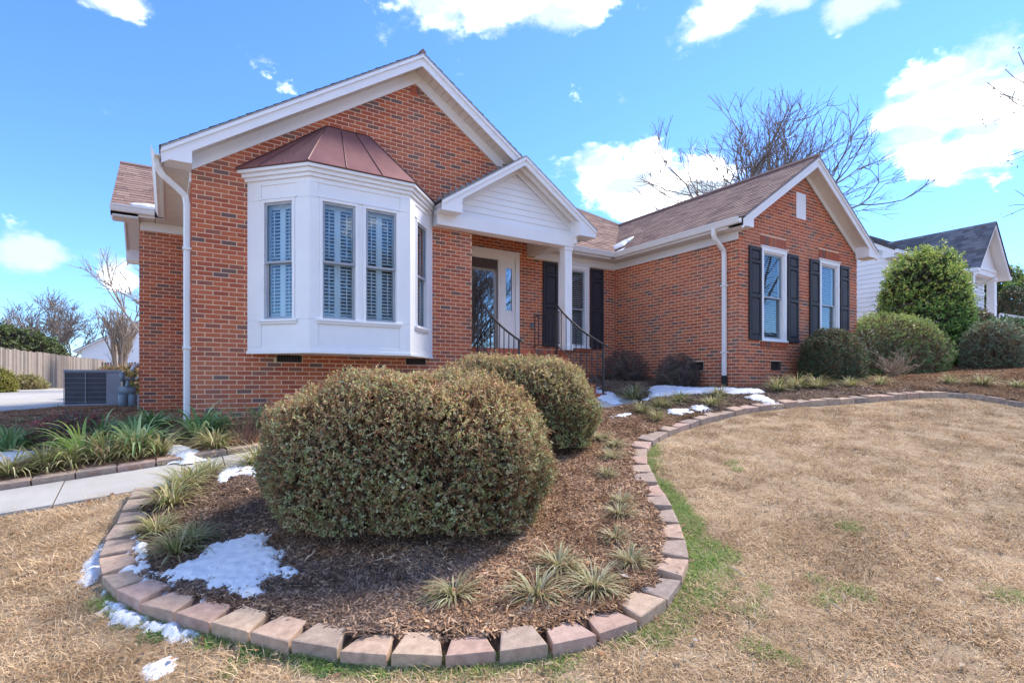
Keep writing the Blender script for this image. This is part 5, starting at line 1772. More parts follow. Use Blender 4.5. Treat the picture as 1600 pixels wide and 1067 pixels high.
def shrub(name, label, x, y, ax, h, rz, n, leaf, cols, seed, group=None, twigs=0, mat='leaf', e=2.6, twig_cols=None, inset=.14, tips=None, sprig=7, low=-.25, cat='shrub', hz=None, stemn=14, spread=.8, twig_r=.0022):
    """clipped shrub: sprigs of small leaves on twigs, woody stems inside"""
    rg = np.random.default_rng(seed); base = bed_z(x, y) if hz is None else hz
    root = thing(name, (x, y, base), label, cat, group); root.rotation_euler = (0, 0, rz)
    m = int(n // sprig * 1.25)
    Pn, Nn, H = shell(rg, m, ax, h, e, low, inset)
    thin = vnoise(Pn[:, 0] + .7 * Pn[:, 2], Pn[:, 1] - .6 * Pn[:, 2], 6.5 / max(1, h), seed) * .6 + vnoise(Pn[:, 0] - .5 * Pn[:, 2], Pn[:, 1] + Pn[:, 2], 13 / max(1, h), seed + 3) * .4
    kp = rg.uniform(0, 1, m) < np.clip((thin - .16) * 4.2, .12, 1)                    # uneven clumps and hollows
    Pn, Nn, H = Pn[kp], Nn[kp], H[kp]; m = len(Pn)
    stray = rg.uniform(0, 1, m) < .05                                                 # shoots that escaped the shears
    Pn[stray] += (unit(Nn[stray] + np.array([0, 0, .5])) * rg.uniform(.4, 2.2, (stray.sum(), 1)) * leaf)
    dirs = unit(Nn + rg.normal(0, .45, (m, 3)) + np.array([0, 0, .25]))
    # leaves spaced along each sprig
    f = np.tile(np.linspace(.15, 1, sprig), m); idx = np.repeat(np.arange(m), sprig); SL = leaf * spread * 2.6
    P = Pn[idx] + dirs[idx] * ((f - 1) * SL)[:, None] + rg.normal(0, leaf * .12, (m * sprig, 3))
    T = unit(dirs[idx] * .55 + unit(rg.normal(0, 1, (m * sprig, 3))) * .95); Nl = unit(Nn[idx] + rg.normal(0, .6, (m * sprig, 3)))
    L = leaf * rg.uniform(.65, 1.25, m * sprig)
    V, Q = leaf_quads(P, T, Nl, L, L * rg.uniform(.42, .58, m * sprig))
    c = np.array(cols); sc = c[rg.integers(0, len(c), m)][idx] * rg.uniform(.72, 1.28, (m * sprig, 1))
    sc *= (.82 + .42 * vnoise(Pn[idx, 0] + .5 * Pn[idx, 2], Pn[idx, 1] + Pn[idx, 2], 2.6, seed + 5))[:, None]
    if tips is not None:                                     # new growth on the sheared top
        tc = np.array(tips); pr = np.clip((H - .40) * 2.3, 0, .95)[idx] * (.35 + .65 * f)
        pr *= (.4 + 1.2 * vnoise(Pn[idx, 0], Pn[idx, 1] + Pn[idx, 2], 3.5, seed))
        k = rg.uniform(0, 1, m * sprig) < pr; sc[k] = tc[rg.integers(0, len(tc), k.sum())] * rg.uniform(.8, 1.25, (k.sum(), 1))
    V[:, 2] = np.maximum(V[:, 2], .004)
    o = link('foliage', mesh_np('foliage', V, Q, sc), M[mat], None); o.parent = root; tag(o, kind='stuff')
    # twigs under the leaves
    if twigs:
        Pt, Nt, Ht = shell(rg, twigs, ax, h * .995, e, low, inset * 1.6)
        dt = unit(Nt + rg.normal(0, .7, (twigs, 3)) + np.array([0, 0, .35])); Lt = rg.uniform(1.5, 5.5, twigs)[:, None] * leaf
        V, Q = rods(Pt - dt * Lt, Pt + dt * leaf * rg.uniform(.2, 1.5, (twigs, 1)), twig_r, twig_r * .45)
        tc = np.array(twig_cols or [(.20, .11, .06), (.28, .15, .07), (.14, .09, .06)]); cc = tc[rg.integers(0, len(tc), twigs)] * rg.uniform(.75, 1.25, (twigs, 1))
        V[:, 2] = np.maximum(V[:, 2], .004)
        o = link('twigs', mesh_np('twigs', V, Q, np.tile(cc, (3, 1))), M['leaf'], None); o.parent = root; tag(o, kind='stuff')
    # woody core: stems fan out from the base, each forking
    A, B = [], []
    for i in range(stemn * 3):
        q, nn, hh = shell(rg, 1, (ax[0] * .86, ax[1] * .86), h * .88, e, low, .2); q = q[0]
        b = np.array([q[0] * .25, q[1] * .25, 0.0]); mid = b * .4 + q * .6 + np.array([0, 0, .05 * h]); A += [b, mid]; B += [mid, q]
        for j in range(6):
            w = mid + (q - mid) * rg.uniform(0, 1) ; A.append(w); B.append(w + rg.normal(0, .12 * h, 3) + np.array([0, 0, .02]))
    V, Q = rods(np.array(A), np.array(B), .009, .004, 4); V[:, 2] = np.maximum(V[:, 2], 0)
    o = link('stems', mesh_np('stems', V, Q), M['bark'], None); o.parent = root
    return root


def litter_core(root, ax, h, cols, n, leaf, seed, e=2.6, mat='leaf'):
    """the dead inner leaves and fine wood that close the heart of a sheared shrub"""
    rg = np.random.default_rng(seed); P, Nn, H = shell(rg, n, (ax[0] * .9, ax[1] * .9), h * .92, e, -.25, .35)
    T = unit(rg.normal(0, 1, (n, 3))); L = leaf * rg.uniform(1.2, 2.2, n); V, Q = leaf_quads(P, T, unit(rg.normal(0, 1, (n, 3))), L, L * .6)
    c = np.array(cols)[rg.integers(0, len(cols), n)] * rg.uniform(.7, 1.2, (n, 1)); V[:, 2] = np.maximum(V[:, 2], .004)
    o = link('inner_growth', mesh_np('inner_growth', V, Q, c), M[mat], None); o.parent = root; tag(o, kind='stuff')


ABEL = [(.31, .35, .14), (.39, .43, .18), (.28, .30, .13), (.46, .49, .25), (.48, .36, .19), (.52, .55, .33), (.42, .29, .16)]
TIPS = [(.58, .52, .20), (.64, .44, .22), (.50, .50, .19), (.70, .58, .30), (.60, .34, .19), (.56, .29, .17)]
TWC = [(.34, .17, .09), (.44, .22, .10), (.24, .15, .09), (.54, .28, .13)]
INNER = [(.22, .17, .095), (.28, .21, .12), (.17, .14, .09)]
s1 = shrub('clipped_shrub', 'large round clipped shrub with orange twigs in the front bed', 1.86, 4.62, (1.24, .90), 1.25, R(-32), 84000, .0265, ABEL, 1, 'sheared shrubs in the round bed', 16000, tips=TIPS, twig_cols=TWC, e=3.1, inset=.16, twig_r=.003)
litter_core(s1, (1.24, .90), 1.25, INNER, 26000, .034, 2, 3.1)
s2 = shrub('clipped_shrub', 'second clipped shrub behind the large round one, before the steps', 3.65, 5.85, (1.10, .76), 1.10, R(-28), 54000, .0265, [(.25, .30, .12), (.32, .37, .14), (.21, .25, .10), (.40, .44, .20), (.37, .29, .14)], 3, 'sheared shrubs in the round bed', 5000, tips=TIPS, twig_cols=TWC, e=3.1, twig_r=.0028)
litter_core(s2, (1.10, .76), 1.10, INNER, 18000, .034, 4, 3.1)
BOX = [(.075, .115, .055), (.10, .15, .07), (.06, .095, .05), (.14, .19, .10)]
b1 = shrub('boxwood', 'dark rounded boxwood under the second wing window', 11.77, 6.06, (.78, .55), 1.09, R(0), 20000, .03, BOX, 5, None, 1500, tips=[(.10, .14, .06), (.13, .15, .07)])
litter_core(b1, (.78, .55), 1.17, INNER, 5000, .035, 6)
hd = shrub('long_hedge', 'broad clipped hedge with yellow green top past the wing corner', 15.45, 6.5, (1.85, .74), 1.55, R(-12), 24000, .038, [(.14, .24, .08), (.18, .28, .10), (.11, .19, .07), (.25, .33, .14)], 7, None, 1200, tips=[(.36, .44, .10), (.44, .50, .14), (.28, .38, .09)], mat='leaf_gloss', cat='hedge')
litter_core(hd, (1.85, .74), 1.55, INNER, 6000, .045, 8)
LAU = [(.17, .31, .07), (.23, .38, .09), (.13, .25, .06), (.30, .44, .12)]
la = shrub('laurel', 'tall bushy laurel with bright green top before the white house', 19.2, 7.22, (1.36, 1.2), 3.45, R(20), 26000, .075, LAU, 9, None, 700, tips=[(.46, .58, .11), (.56, .64, .15), (.38, .50, .11), (.60, .56, .18)], mat='leaf_gloss', inset=.2, e=2.9)
litter_core(la, (1.36, 1.2), 3.45, [(.08, .13, .05), (.11, .10, .06)], 9000, .08, 10, 2.9)
d1 = shrub('dark_shrub', 'dark grey green shrub between the long hedge and glossy camellia', 18.3, 5.35, (.72, .7), 1.25, 0, 8000, .045, [(.20, .26, .16), (.27, .32, .21), (.16, .21, .13)], 11, None, 500)
litter_core(d1, (.72, .7), 1.25, INNER, 2500, .05, 12)
d2 = shrub('camellia', 'glossy dark green camellia mound near the stair rail', 19.9, 5.5, (1.15, .9), 1.28, 0, 13000, .06, [(.085, .18, .07), (.12, .225, .09), (.19, .30, .13), (.07, .14, .06)], 13, None, 400, mat='leaf_gloss')
litter_core(d2, (1.15, .9), 1.28, INNER, 3000, .06, 14)
d3 = shrub('dark_shrub', 'dark shrub in front of the white porch column', 21.6, 6.9, (.75, .7), 1.65, 0, 7000, .06, [(.055, .10, .05), (.08, .135, .065), (.12, .18, .10)], 15, None, 300, mat='leaf_gloss')
litter_core(d3, (.9, .8), 1.75, INNER, 2500, .06, 16)
d4 = shrub('tall_hedge', 'tall bright hedge beyond the white porch', 34.5, 9.6, (2.6, 1.6), 4.2, 0, 15000, .11, LAU, 17, None, 200, tips=[(.28, .36, .06), (.20, .30, .06)], mat='leaf_gloss', cat='hedge')
litter_core(d4, (2.6, 1.6), 4.2, [(.04, .06, .03)], 5000, .12, 18)
d5 = shrub('round_shrub', 'rounded shrub beside the porch stair', 29.5, 8.0, (1.0, .9), 2.8, 0, 8000, .07, [(.04, .075, .04), (.06, .10, .05)], 19, None, 200, mat='leaf_gloss')
litter_core(d5, (1.0, .9), 2.8, INNER, 2500, .07, 20)
d6 = shrub('dark_shrub', 'low dark shrub below the stair rail at the picture edge', 22.3, 5.4, (.9, .8), 1.0, 0, 7000, .06, [(.055, .10, .05), (.09, .145, .07)], 21, None, 200, mat='leaf_gloss')
litter_core(d6, (.9, .8), 1.0, INNER, 2000, .06, 22)
DORM = [(.15, .11, .095), (.20, .15, .125), (.11, .09, .08), (.25, .19, .155)]
e1 = shrub('dormant_shrub', 'dark dormant shrub in the corner between porch and wing', 8.45, 8.75, (.58, .42), .66, 0, 3400, .026, DORM, 23, 'dormant shrubs at the wing wall', 2600, twig_cols=[(.20, .15, .13), (.13, .10, .09)], inset=.5, e=2.2)
e2 = shrub('dormant_shrub', 'dark dormant shrub beside the side wall vent near the downspout', 8.98, 7.75, (.48, .42), .70, 0, 3400, .026, DORM, 24, 'dormant shrubs at the wing wall', 2600, twig_cols=[(.20, .15, .13), (.13, .10, .09)], inset=.5, e=2.2)
n1 = shrub('nandina', 'low reddish nandina among the strap leaves', -1.05, 8.95, (.46, .32), .42, 0, 3200, .035, [(.42, .11, .11), (.50, .16, .14), (.27, .12, .10), (.28, .22, .14), (.2, .17, .11)], 25, None, 400, inset=.4, e=2.1)
r1 = shrub('photinia', 'green shrub with orange red tips behind the gas meter', -1.15, 19.4, (.95, .8), 1.02, 0, 9000, .055, [(.10, .16, .05), (.14, .2, .06), (.07, .11, .04)], 26, None, 300, tips=[(.50, .18, .10), (.45, .26, .12), (.36, .34, .10)], hz=-.5)
litter_core(r1, (.95, .8), 1.02, INNER, 2500, .06, 27)
y1 = shrub('golden_shrub', 'bright yellow green shrub at the picture edge by the fence', -5.05, 25.3, (.6, .5), .8, 0, 8000, .07, [(.42, .38, .06), (.34, .34, .07), (.50, .42, .10)], 28, None, 300, hz=-.3)
litter_core(y1, (.6, .5), .8, [(.3, .26, .08)], 2500, .07, 29)
y2 = shrub('straw_shrub', 'yellowed arching shrub before the board fence', -4.6, 27.7, (.65, .5), .62, 0, 5000, .08, [(.40, .34, .12), (.32, .30, .12), (.46, .38, .18)], 30, None, 900, twig_cols=[(.4, .32, .18)], hz=-.25, inset=.5, e=2.0)
fh = shrub('tall_hedge', 'long dark green hedge rising behind the board fence', -6.7, 38.3, (6.2, 1.1), 3.1, R(78), 22000, .16, [(.05, .075, .03), (.07, .10, .04), (.04, .055, .03), (.10, .09, .05)], 31, None, 300, tips=[(.13, .18, .05), (.16, .2, .07)], hz=-.2, cat='hedge')
litter_core(fh, (6.2, 1.1), 3.1, [(.06, .055, .035)], 7000, .18, 32)

# cut back shrub of bare pale stems, and the dead plant by the bay
def stem_shrub(name, label, x, y, n, h, spread, m, seed, r=.007, fork=2):
    rg = np.random.default_rng(seed); root = thing(name, (x, y, bed_z(x, y)), label, 'shrub'); A, B, r0, r1 = [], [], [], []
    for i in range(n):
        a = rg.uniform(0, 2 * math.pi); ln = rg.uniform(.1, 1) * spread; p = np.array([rg.normal(0, .05), rg.normal(0, .05), 0]); dr = unit(np.array([[math.cos(a) * ln, math.sin(a) * ln, 1.0]]))[0]; L = h * rg.uniform(.6, 1.15)
        for k in range(4):
            q = p + dr * L / 4; A.append(p); B.append(q); r0.append(r * (1 - k * .18)); r1.append(r * (1 - (k + 1) * .18)); p = q; dr = unit((dr + rg.normal(0, .16, 3))[None])[0]
            if k and rg.uniform() < .6:
                for _ in range(fork):
                    d2 = unit((dr + rg.normal(0, .5, 3))[None])[0]; A.append(p); B.append(p + d2 * L * rg.uniform(.12, .3)); r0.append(r * .5); r1.append(r * .25)
    V, Q = rods(np.array(A), np.array(B), np.array(r0), np.array(r1), 4); V[:, 2] = np.maximum(V[:, 2], 0)
    o = link('stems', mesh_np('stems', V, Q), m, None); o.parent = root; tag(o, kind='stuff'); return root
stem_shrub('cut_back_shrub', 'spiky cut back shrub of bare pale stems by the hedge', 13.75, 5.75, 52, .62, 1.5, M['straw_twig'], 41, .011)
stem_shrub('dead_plant', 'dead reddish twiggy plant leaning beside the big shrub', .86, 7.62, 40, .52, .8, simple('red_twig', (.20, .10, .075), (.13, .075, .06)), 42, .004, 4)
stem_shrub('dry_perennial', 'dry brown stems on the pine straw near the camellia', 19.4, 4.6, 40, .42, .9, M['straw_twig'], 43, .008)


# ------------------------------------------------------------------ trees
def tree(name, label, x, y, z, h, seed, m, group=None, trunk_h=.3, r=.2, levels=5, spread=.5, up=.25, first=5, lean=(0, 0), leaves=None, kids=(2, 4), shrink=(.6, .8), minr=.006, first_len=None):
    rr = random.Random(seed); root = thing(name, (x, y, z), label, 'tree', group); segs = []; fine = []; tipsl = []
    def grow(p, d, L, rad, lev):
        n = 4 if lev < 3 else 3; q = p
        for k in range(n):
            d = (d + Vector((rr.gauss(0, 1), rr.gauss(0, 1), rr.gauss(0, .6))) * (.05 + .03 * lev) + Vector((0, 0, up * .25))).normalized()
            nx = q + d * (L / n); a, b = rad * (1 - .35 * k / n), rad * (1 - .35 * (k + 1) / n)
            (segs if lev < 2 else fine).append((q, nx, max(minr, a), max(minr * .8, b))); q = nx
            if lev < levels and (k >= 1 or lev > 1) and rr.random() < (.42 if lev else .2):
                branch(q, d, L * rr.uniform(.4, .7), b * .55, lev + 1)
        if lev < levels:
            for i in range(rr.randint(*kids) if lev else first): branch(q, d, (h * first_len if first_len and lev == 0 else L) * rr.uniform(*shrink), rad * .62, lev + 1, first if lev == 0 else 0, i)
        else: tipsl.append(q)
    def branch(q, d, L, rad, lev, ring=0, i=0):
        if ring:
            a = 2 * math.pi * (i + rr.uniform(-.3, .3)) / ring; side = Vector((math.cos(a), math.sin(a), 0))
        else:
            side = d.cross(Vector((rr.gauss(0, 1), rr.gauss(0, 1), rr.gauss(0, 1)))).normalized()
        grow(q, (d + side * spread * rr.uniform(.6, 1.35)).normalized(), L, rad, lev)
    grow(Vector((0, 0, 0)), Vector((lean[0], lean[1], 1)).normalized(), h * trunk_h, r, 0)
    for nm, S_, sd in (('trunk', segs, 7), ('crown', fine, 3)):
        if not S_: continue
        A = np.array([s[0] for s in S_]); B = np.array([s[1] for s in S_]); V, Q = rods(A, B, np.array([s[2] for s in S_]), np.array([s[3] for s in S_]), sd)
        o = link(nm, mesh_np(nm, V, Q, smooth=(nm == 'trunk')), m, None); o.parent = root
        if nm == 'crown': tag(o, kind='stuff')
    if leaves:
        nl, size, cols = leaves; rg = np.random.default_rng(seed); T0 = np.array(tipsl)[rg.integers(0, len(tipsl), nl)] + rg.normal(0, size * 1.5, (nl, 3)); Tn = unit(rg.normal(0, 1, (nl, 3))); L = size * rg.uniform(.6, 1.2, nl)
        V, Q = leaf_quads(T0, Tn, unit(rg.normal(0, 1, (nl, 3))), L, L * .6); o = link('leaves', mesh_np('leaves', V, Q, np.array(cols)[rg.integers(0, len(cols), nl)]), M['leaf'], None); o.parent = root; tag(o, kind='stuff')
    return root


big = tree('bare_tree', 'large bare tree with spreading limbs behind the gabled wing', 24.0, 16.0, .3, 14.6, 6, M['bark'], 'bare winter trees', trunk_h=.30, r=.15, levels=5, spread=.54, up=.14, first=14, minr=.008, kids=(2, 3))
t1 = tree('bare_tree', 'slender bare tree rising beside the far wing corner', -.75, 24.3, -.4, 4.2, 8, M['bark_pale'], 'bare winter trees', trunk_h=.45, r=.085, levels=4, spread=.6, up=.2, first=4, minr=.007)
t2 = tree('bare_tree', 'bare tree with rising limbs behind the small white house', -6.0, 52.0, -.2, 8.6, 12, M['bark'], 'bare winter trees', trunk_h=.20, r=.10, levels=5, spread=.55, up=.1, first=4, shrink=(.66, .95), minr=.014)
t3 = tree('bare_tree', 'bare tree over the end of the tall fence hedge', -9.5, 56.0, -.2, 8.0, 14, M['bark'], 'bare winter trees', trunk_h=.20, r=.10, levels=5, spread=.55, up=.1, first=4, shrink=(.66, .95), minr=.014)
ct = tree('crape_myrtle', 'pruned crape myrtle with a fan of pale stems at the picket fence', -2.2, 36.8, -.2, 4.4, 16, M['bark_pale'], None, trunk_h=.04, r=.13, levels=4, spread=.3, up=.5, first=9, minr=.008, shrink=(.55, .7), first_len=.62)
for i, (x, y, hh) in enumerate(((-16.5, 62, 8.5), (-20, 66, 9.5), (-24, 68, 8.5), (-13.5, 64, 7.5))):
    lab = ('hazy bare tree of the distant row above the hedge', 'tallest bare tree of the distant row above the hedge', 'outermost bare tree of the distant row at the picture edge', 'low bare tree at the near end of the distant row')[i]
    tree('bare_tree', lab, x, y, -.2, hh, 20 + i, M['bark'], 'bare winter trees', trunk_h=.20, r=.09, levels=5, spread=.55, shrink=(.66, .95), up=.15, first=6, minr=.018)
rt = tree('leafy_tree', 'sparse tree reaching in with small leaf clusters at the picture edge', 18.6, 1.6, -.1, 7.6, 33, M['bark'], None, trunk_h=.38, r=.08, levels=4, spread=.6, up=.05, first=6, minr=.004, leaves=(900, .07, [(.10, .10, .05), (.16, .12, .07)]))
fr = tree('bare_tree', 'small bare tree beyond the white porch gable', 40.0, 14.0, .8, 6.5, 37, M['bark'], 'bare winter trees', trunk_h=.25, r=.14, levels=4, spread=.7, up=.1, first=5, minr=.012)
# trees across the street, seen mirrored in the door glass
for i, (x, y, hh) in enumerate(((13, -14, 13), (20, -17, 14), (5, -16, 12), (-6, -15, 13), (29, -12, 13), (9, -9.5, 11), (16, -11, 12), (11.5, -19, 14))):
    s = (big, t2, big, t3, t2, t3, big, t2)[i]; c = copy_thing(s, (x, y, -1.6), 1.3 * i + .4, hh / (14.6 if s is big else 8.6))
    c['label'] = ('bare street tree mirrored in the storm door glass', 'bare street tree mirrored in the sidelight', 'bare street tree behind the photographer', 'bare street tree across from the driveway', 'bare street tree across from the gabled wing', 'near bare street tree mirrored low in the storm door', 'leaning bare street tree mirrored in the wing windows', 'far bare street tree behind the other mirrored trees')[i]


# ------------------------------------------------------------------ fences
def fence(label, p, q, h, w, gap, zf, name, top_cut=0.0):
    root = thing(name, (p[0], p[1], zf(*p)), label, 'fence'); L = math.dist(p, q); n = int(L / (w + gap)); ang = math.atan2(q[1] - p[1], q[0] - p[0])
    mb = MB()
    if top_cut: mb.prism([(0, 0, 0), (w, 0, 0), (w, 0, h - top_cut), (w - top_cut, 0, h), (top_cut, 0, h), (0, 0, h - top_cut)], (0, .02, 0))
    else: mb.prism([(0, 0, 0), (w, 0, 0), (w, 0, h), (0, 0, h)], (0, .02, 0))
    me = mb.mesh('board'); me.materials.append(M['fence'])
    for i in range(n):
        f = (i + .5) / n; x, y = p[0] + (q[0] - p[0]) * f, p[1] + (q[1] - p[1]) * f
        o = bpy.data.objects.new('board', me); COL.objects.link(o); o.location = (x, y, zf(x, y) + random.uniform(-.03, .03)); o.rotation_euler = (0, random.uniform(-.006, .006), ang); adopt(o, root)
    for zz in (.35, h - .35):
        mb = MB(); dx, dy = -math.sin(ang) * .05, math.cos(ang) * .05; mb.tube([(p[0] + dx, p[1] + dy, zf(*p) + zz), (q[0] + dx, q[1] + dy, zf(*q) + zz)], .045, 4, True); mb.build('rail', M['fence'], root)
    return root
fz = lambda x, y: -.28
fence('tall weathered board fence beyond the driveway', (-8.1, 22.1), (-3.5, 44.5), 1.85, .135, .006, fz, 'board_fence')
fence('grey dog eared picket fence beside the crape myrtle', (-3.6, 42.5), (1.5, 40.0), 1.65, .125, .03, fz, 'picket_fence', .03)

# ------------------------------------------------------------------ small white house beyond the fence
def gable_house(name, label, x0, x1, y0, y1, zb, ze, S_, over, wallm, roofm, board=.16, group=None):
    root = thing(name, ((x0 + x1) / 2, y0, zb), label, 'house'); xm = (x0 + x1) / 2; zr = ze + S_ * (x1 - x0) / 2
    mb = MB(); mb.prism([(x0, y0, zb), (x1, y0, zb), (x1, y0, ze), (xm, y0, zr), (x0, y0, ze)], (0, y1 - y0, 0)); w = mb.build('wall', M['white2'], root)
    z = zb
    while z < zr - .02:
        t = min(zr - .01, z + board); ha = lambda zz: (x1 - x0) / 2 if zz <= ze else max(0, (zr - zz) / S_)
        a, b = ha(z), ha(t); mb = MB(); mb.hexa([(xm - a, y0 - .03, z), (xm + a, y0 - .03, z), (xm + a, y0 - .001, z), (xm - a, y0 - .001, z), (xm - b, y0 - .008, t), (xm + b, y0 - .008, t), (xm + b, y0 - .001, t), (xm - b, y0 - .001, t)]); mb.build('siding_board', wallm, w)
        if t <= ze + .001:
            mb = MB(); mb.hexa([(x0 - .001, y0, z), (x0 - .03, y0, z), (x0 - .03, y1, z), (x0 - .001, y1, z), (x0 - .001, y0, t), (x0 - .008, y0, t), (x0 - .008, y1, t), (x0 - .001, y1, t)]); mb.build('siding_board', wallm, w)
        z = t
    for sg in (-1, 1):
        xe = xm + sg * ((x1 - x0) / 2 + over); zo = ze - S_ * over
        mb = MB(); mb.prism([(xe, y0 - over, zo), (xm, y0 - over, zr), (xm, y0 - over, zr + .14), (xe, y0 - over, zo + .14)], (0, .05, 0)); mb.build('rake_board', M['white'], root)
        mb = MB(); mb.prism([(xe, y0 - over + .05, zo + .02), (xm, y0 - over + .05, zr + .02), (xm, y0 - over + .05, zr + .05), (xe, y0 - over + .05, zo + .05)], (0, y1 - y0 + over, 0)); mb.build('roof_soffit', M['white2'], root)
        c, s = 1 / math.hypot(1, S_), S_ / math.hypot(1, S_)
        shingles('shingles', (xe + sg * .03, y0 - over - .03, zo + .125), (0, 1, 0), (-sg * c, 0, s), [(0, 0), (y1 - y0 + over, 0), (y1 - y0 + over, ((x1 - x0) / 2 + over + .03) / c), (0, ((x1 - x0) / 2 + over + .03) / c)], roofm, root, exposure=.17)
        mb = MB(); mb.box(min(xe, xe + sg * .1), max(xe, xe + sg * .1), y0 - over, y1, zo + .02, zo + .13); mb.build('gutter', M['white'], root)
    return root


gable_house('small_house', 'small white sided house beyond the fence', -5.0, 3.0, 47.0, 53.0, -.3, 2.35, .62, .35, M['siding'], M['shingle_grey'], .2)

# ------------------------------------------------------------------ the neighbour's white house
nb = thing('white_house', (25.4, 9.4, .8), 'white clapboard house with grey roof and columned porch', 'house')
nx0, nx1, ny0, ny1, nzb, nze, nS = 22.0, 31.0, 9.4, 17.0, .5, 4.85, .6
nym = (ny0 + ny1) / 2; nzr = nze + nS * (ny1 - ny0) / 2
mb = MB(); mb.prism([(nx0, ny0, nzb), (nx0, ny1, nzb), (nx0, ny1, nze), (nx0, nym, nzr), (nx0, ny0, nze)], (nx1 - nx0, 0, 0)); nwall = mb.build('wall', M['white2'], nb)
z = nzb
while z < nzr - .02:
    t = min(nzr - .01, z + .17); ha = lambda zz: (ny1 - ny0) / 2 if zz <= nze else max(0, (nzr - zz) / nS)
    a, b = ha(z), ha(t); mb = MB()
    mb.hexa([(nx0 - .001, nym - a, z), (nx0 - .035, nym - a, z), (nx0 - .035, nym + a, z), (nx0 - .001, nym + a, z), (nx0 - .001, nym - b, t), (nx0 - .008, nym - b, t), (nx0 - .008, nym + b, t), (nx0 - .001, nym + b, t)]); mb.build('siding_board', M['siding'], nwall)
    if t <= nze:
        mb = MB(); mb.hexa([(nx0, ny0 - .035, z), (nx1, ny0 - .035, z), (nx1, ny0 - .001, z), (nx0, ny0 - .001, z), (nx0, ny0 - .008, t), (nx1, ny0 - .008, t), (nx1, ny0 - .001, t), (nx0, ny0 - .001, t)]); mb.build('siding_board', M['siding'], nwall)
    z = t
mb = MB(); mb.box(nx0 - .05, nx0 + .1, ny0 - .05, ny0 + .1, nzb, nze - .02); mb.build('corner_board', M['white'], nb)
for sg in (-1, 1):
    ye = nym + sg * ((ny1 - ny0) / 2 + .35); zo = nze - nS * .35
    mb = MB(); mb.prism([(nx0 - .35, ye, zo - .10), (nx0 - .35, nym, nzr - .10), (nx0 - .35, nym, nzr + .12), (nx0 - .35, ye, zo + .12)], (.05, 0, 0)); mb.build('rake_board', M['white'], nb)
    mb = MB(); mb.prism([(nx0 - .30, ye, zo), (nx0 - .30, nym, nzr), (nx0 - .30, nym, nzr + .04), (nx0 - .30, ye, zo + .04)], (nx1 - nx0 + .5, 0, 0)); mb.build('roof_soffit', M['white2'], nb)
    c, s = 1 / math.hypot(1, nS), nS / math.hypot(1, nS); L_ = ((ny1 - ny0) / 2 + .38) / c
    shingles('shingles', (nx0 - .37, ye + sg * .03, zo + .11), (1, 0, 0), (0, -sg * c, s), [(0, 0), (nx1 - nx0 + .6, 0), (nx1 - nx0 + .6, L_), (0, L_)], M['shingle_grey'], nb, exposure=.17, seed=52)
    mb = MB(); mb.box(nx0 - .35, nx1, min(ye, ye + sg * .1), max(ye, ye + sg * .1), zo - .02, zo + .11); mb.build('gutter', M['white'], nb)
    mb = MB(); a = ye - sg * .38; mb.prism([(nx0 - .34, ye, zo - .14), (nx0 - .34, a, zo - .14), (nx0 - .34, a, zo + nS * .38 - .02), (nx0 - .34, ye, zo - .02)], (.30, 0, 0)); mb.build('eave_return', M['white'], nb)
# open porch under a steep front gable
px0, px1, py0, py1, pf, pS, pze = 24.05, 26.4, 7.6, 9.38, 1.95, 1.17, 4.28
mb = MB(); mb.box(px0 - .1, px1 + .1, py0 - .1, py1, pf - .15, pf); mb.build('porch_floor', M['white2'], nb)
for cx in (px0 + .03, px1 - .27):
    mb = MB(); mb.box(cx, cx + .24, py0, py0 + .24, pf, 3.96); mb.box(cx - .03, cx + .27, py0 - .03, py0 + .27, 3.86, 3.96); mb.box(cx - .03, cx + .27, py0 - .03, py0 + .27, pf, pf + .14); mb.box(cx - .015, cx + .255, py0 - .015, py0 + .255, 2.95, 3.0); mb.build('porch_column', M['white'], nb, bevel=.01)
mb = MB(); mb.box(px0, px1, py0, py0 + .24, 3.96, pze); mb.box(px0, px0 + .24, py0 + .24, py1, 3.96, pze); mb.box(px1 - .24, px1, py0 + .24, py1, 3.96, pze); mb.build('porch_beam', M['white'], nb, bevel=.01)
mb = MB(); mb.box(px0 - .02, px1 + .02, py0 - .03, py0 - .001, 4.14, 4.19); mb.build('beam_moulding', M['white'], nb)
mb = MB(); mb.box(px0 + .24, px1 - .24, py0 + .24, py1, 4.2, 4.24); mb.build('porch_ceiling', M['white2'], nb)
xm = (px0 + px1) / 2; hw_ = (px1 - px0) / 2; zr = pze + pS * hw_
mb = MB(); mb.prism([(px0, py0 + .05, pze), (px1, py0 + .05, pze), (xm, py0 + .05, zr)], (0, .1, 0)); mb.build('gable_wall', M['siding'], nb)
mb = MB(); mb.box(xm - .2, xm + .2, py0 + .0, py0 + .049, 4.85, 5.3); lv = mb.build('gable_louver', M['white'], nb)
for i in range(6):
    mb = MB(); mb.box(xm - .17, xm + .17, py0 - .012, py0 - .001, 4.88 + i * .065, 4.912 + i * .065); mb.build('slat', M['dark'], lv)
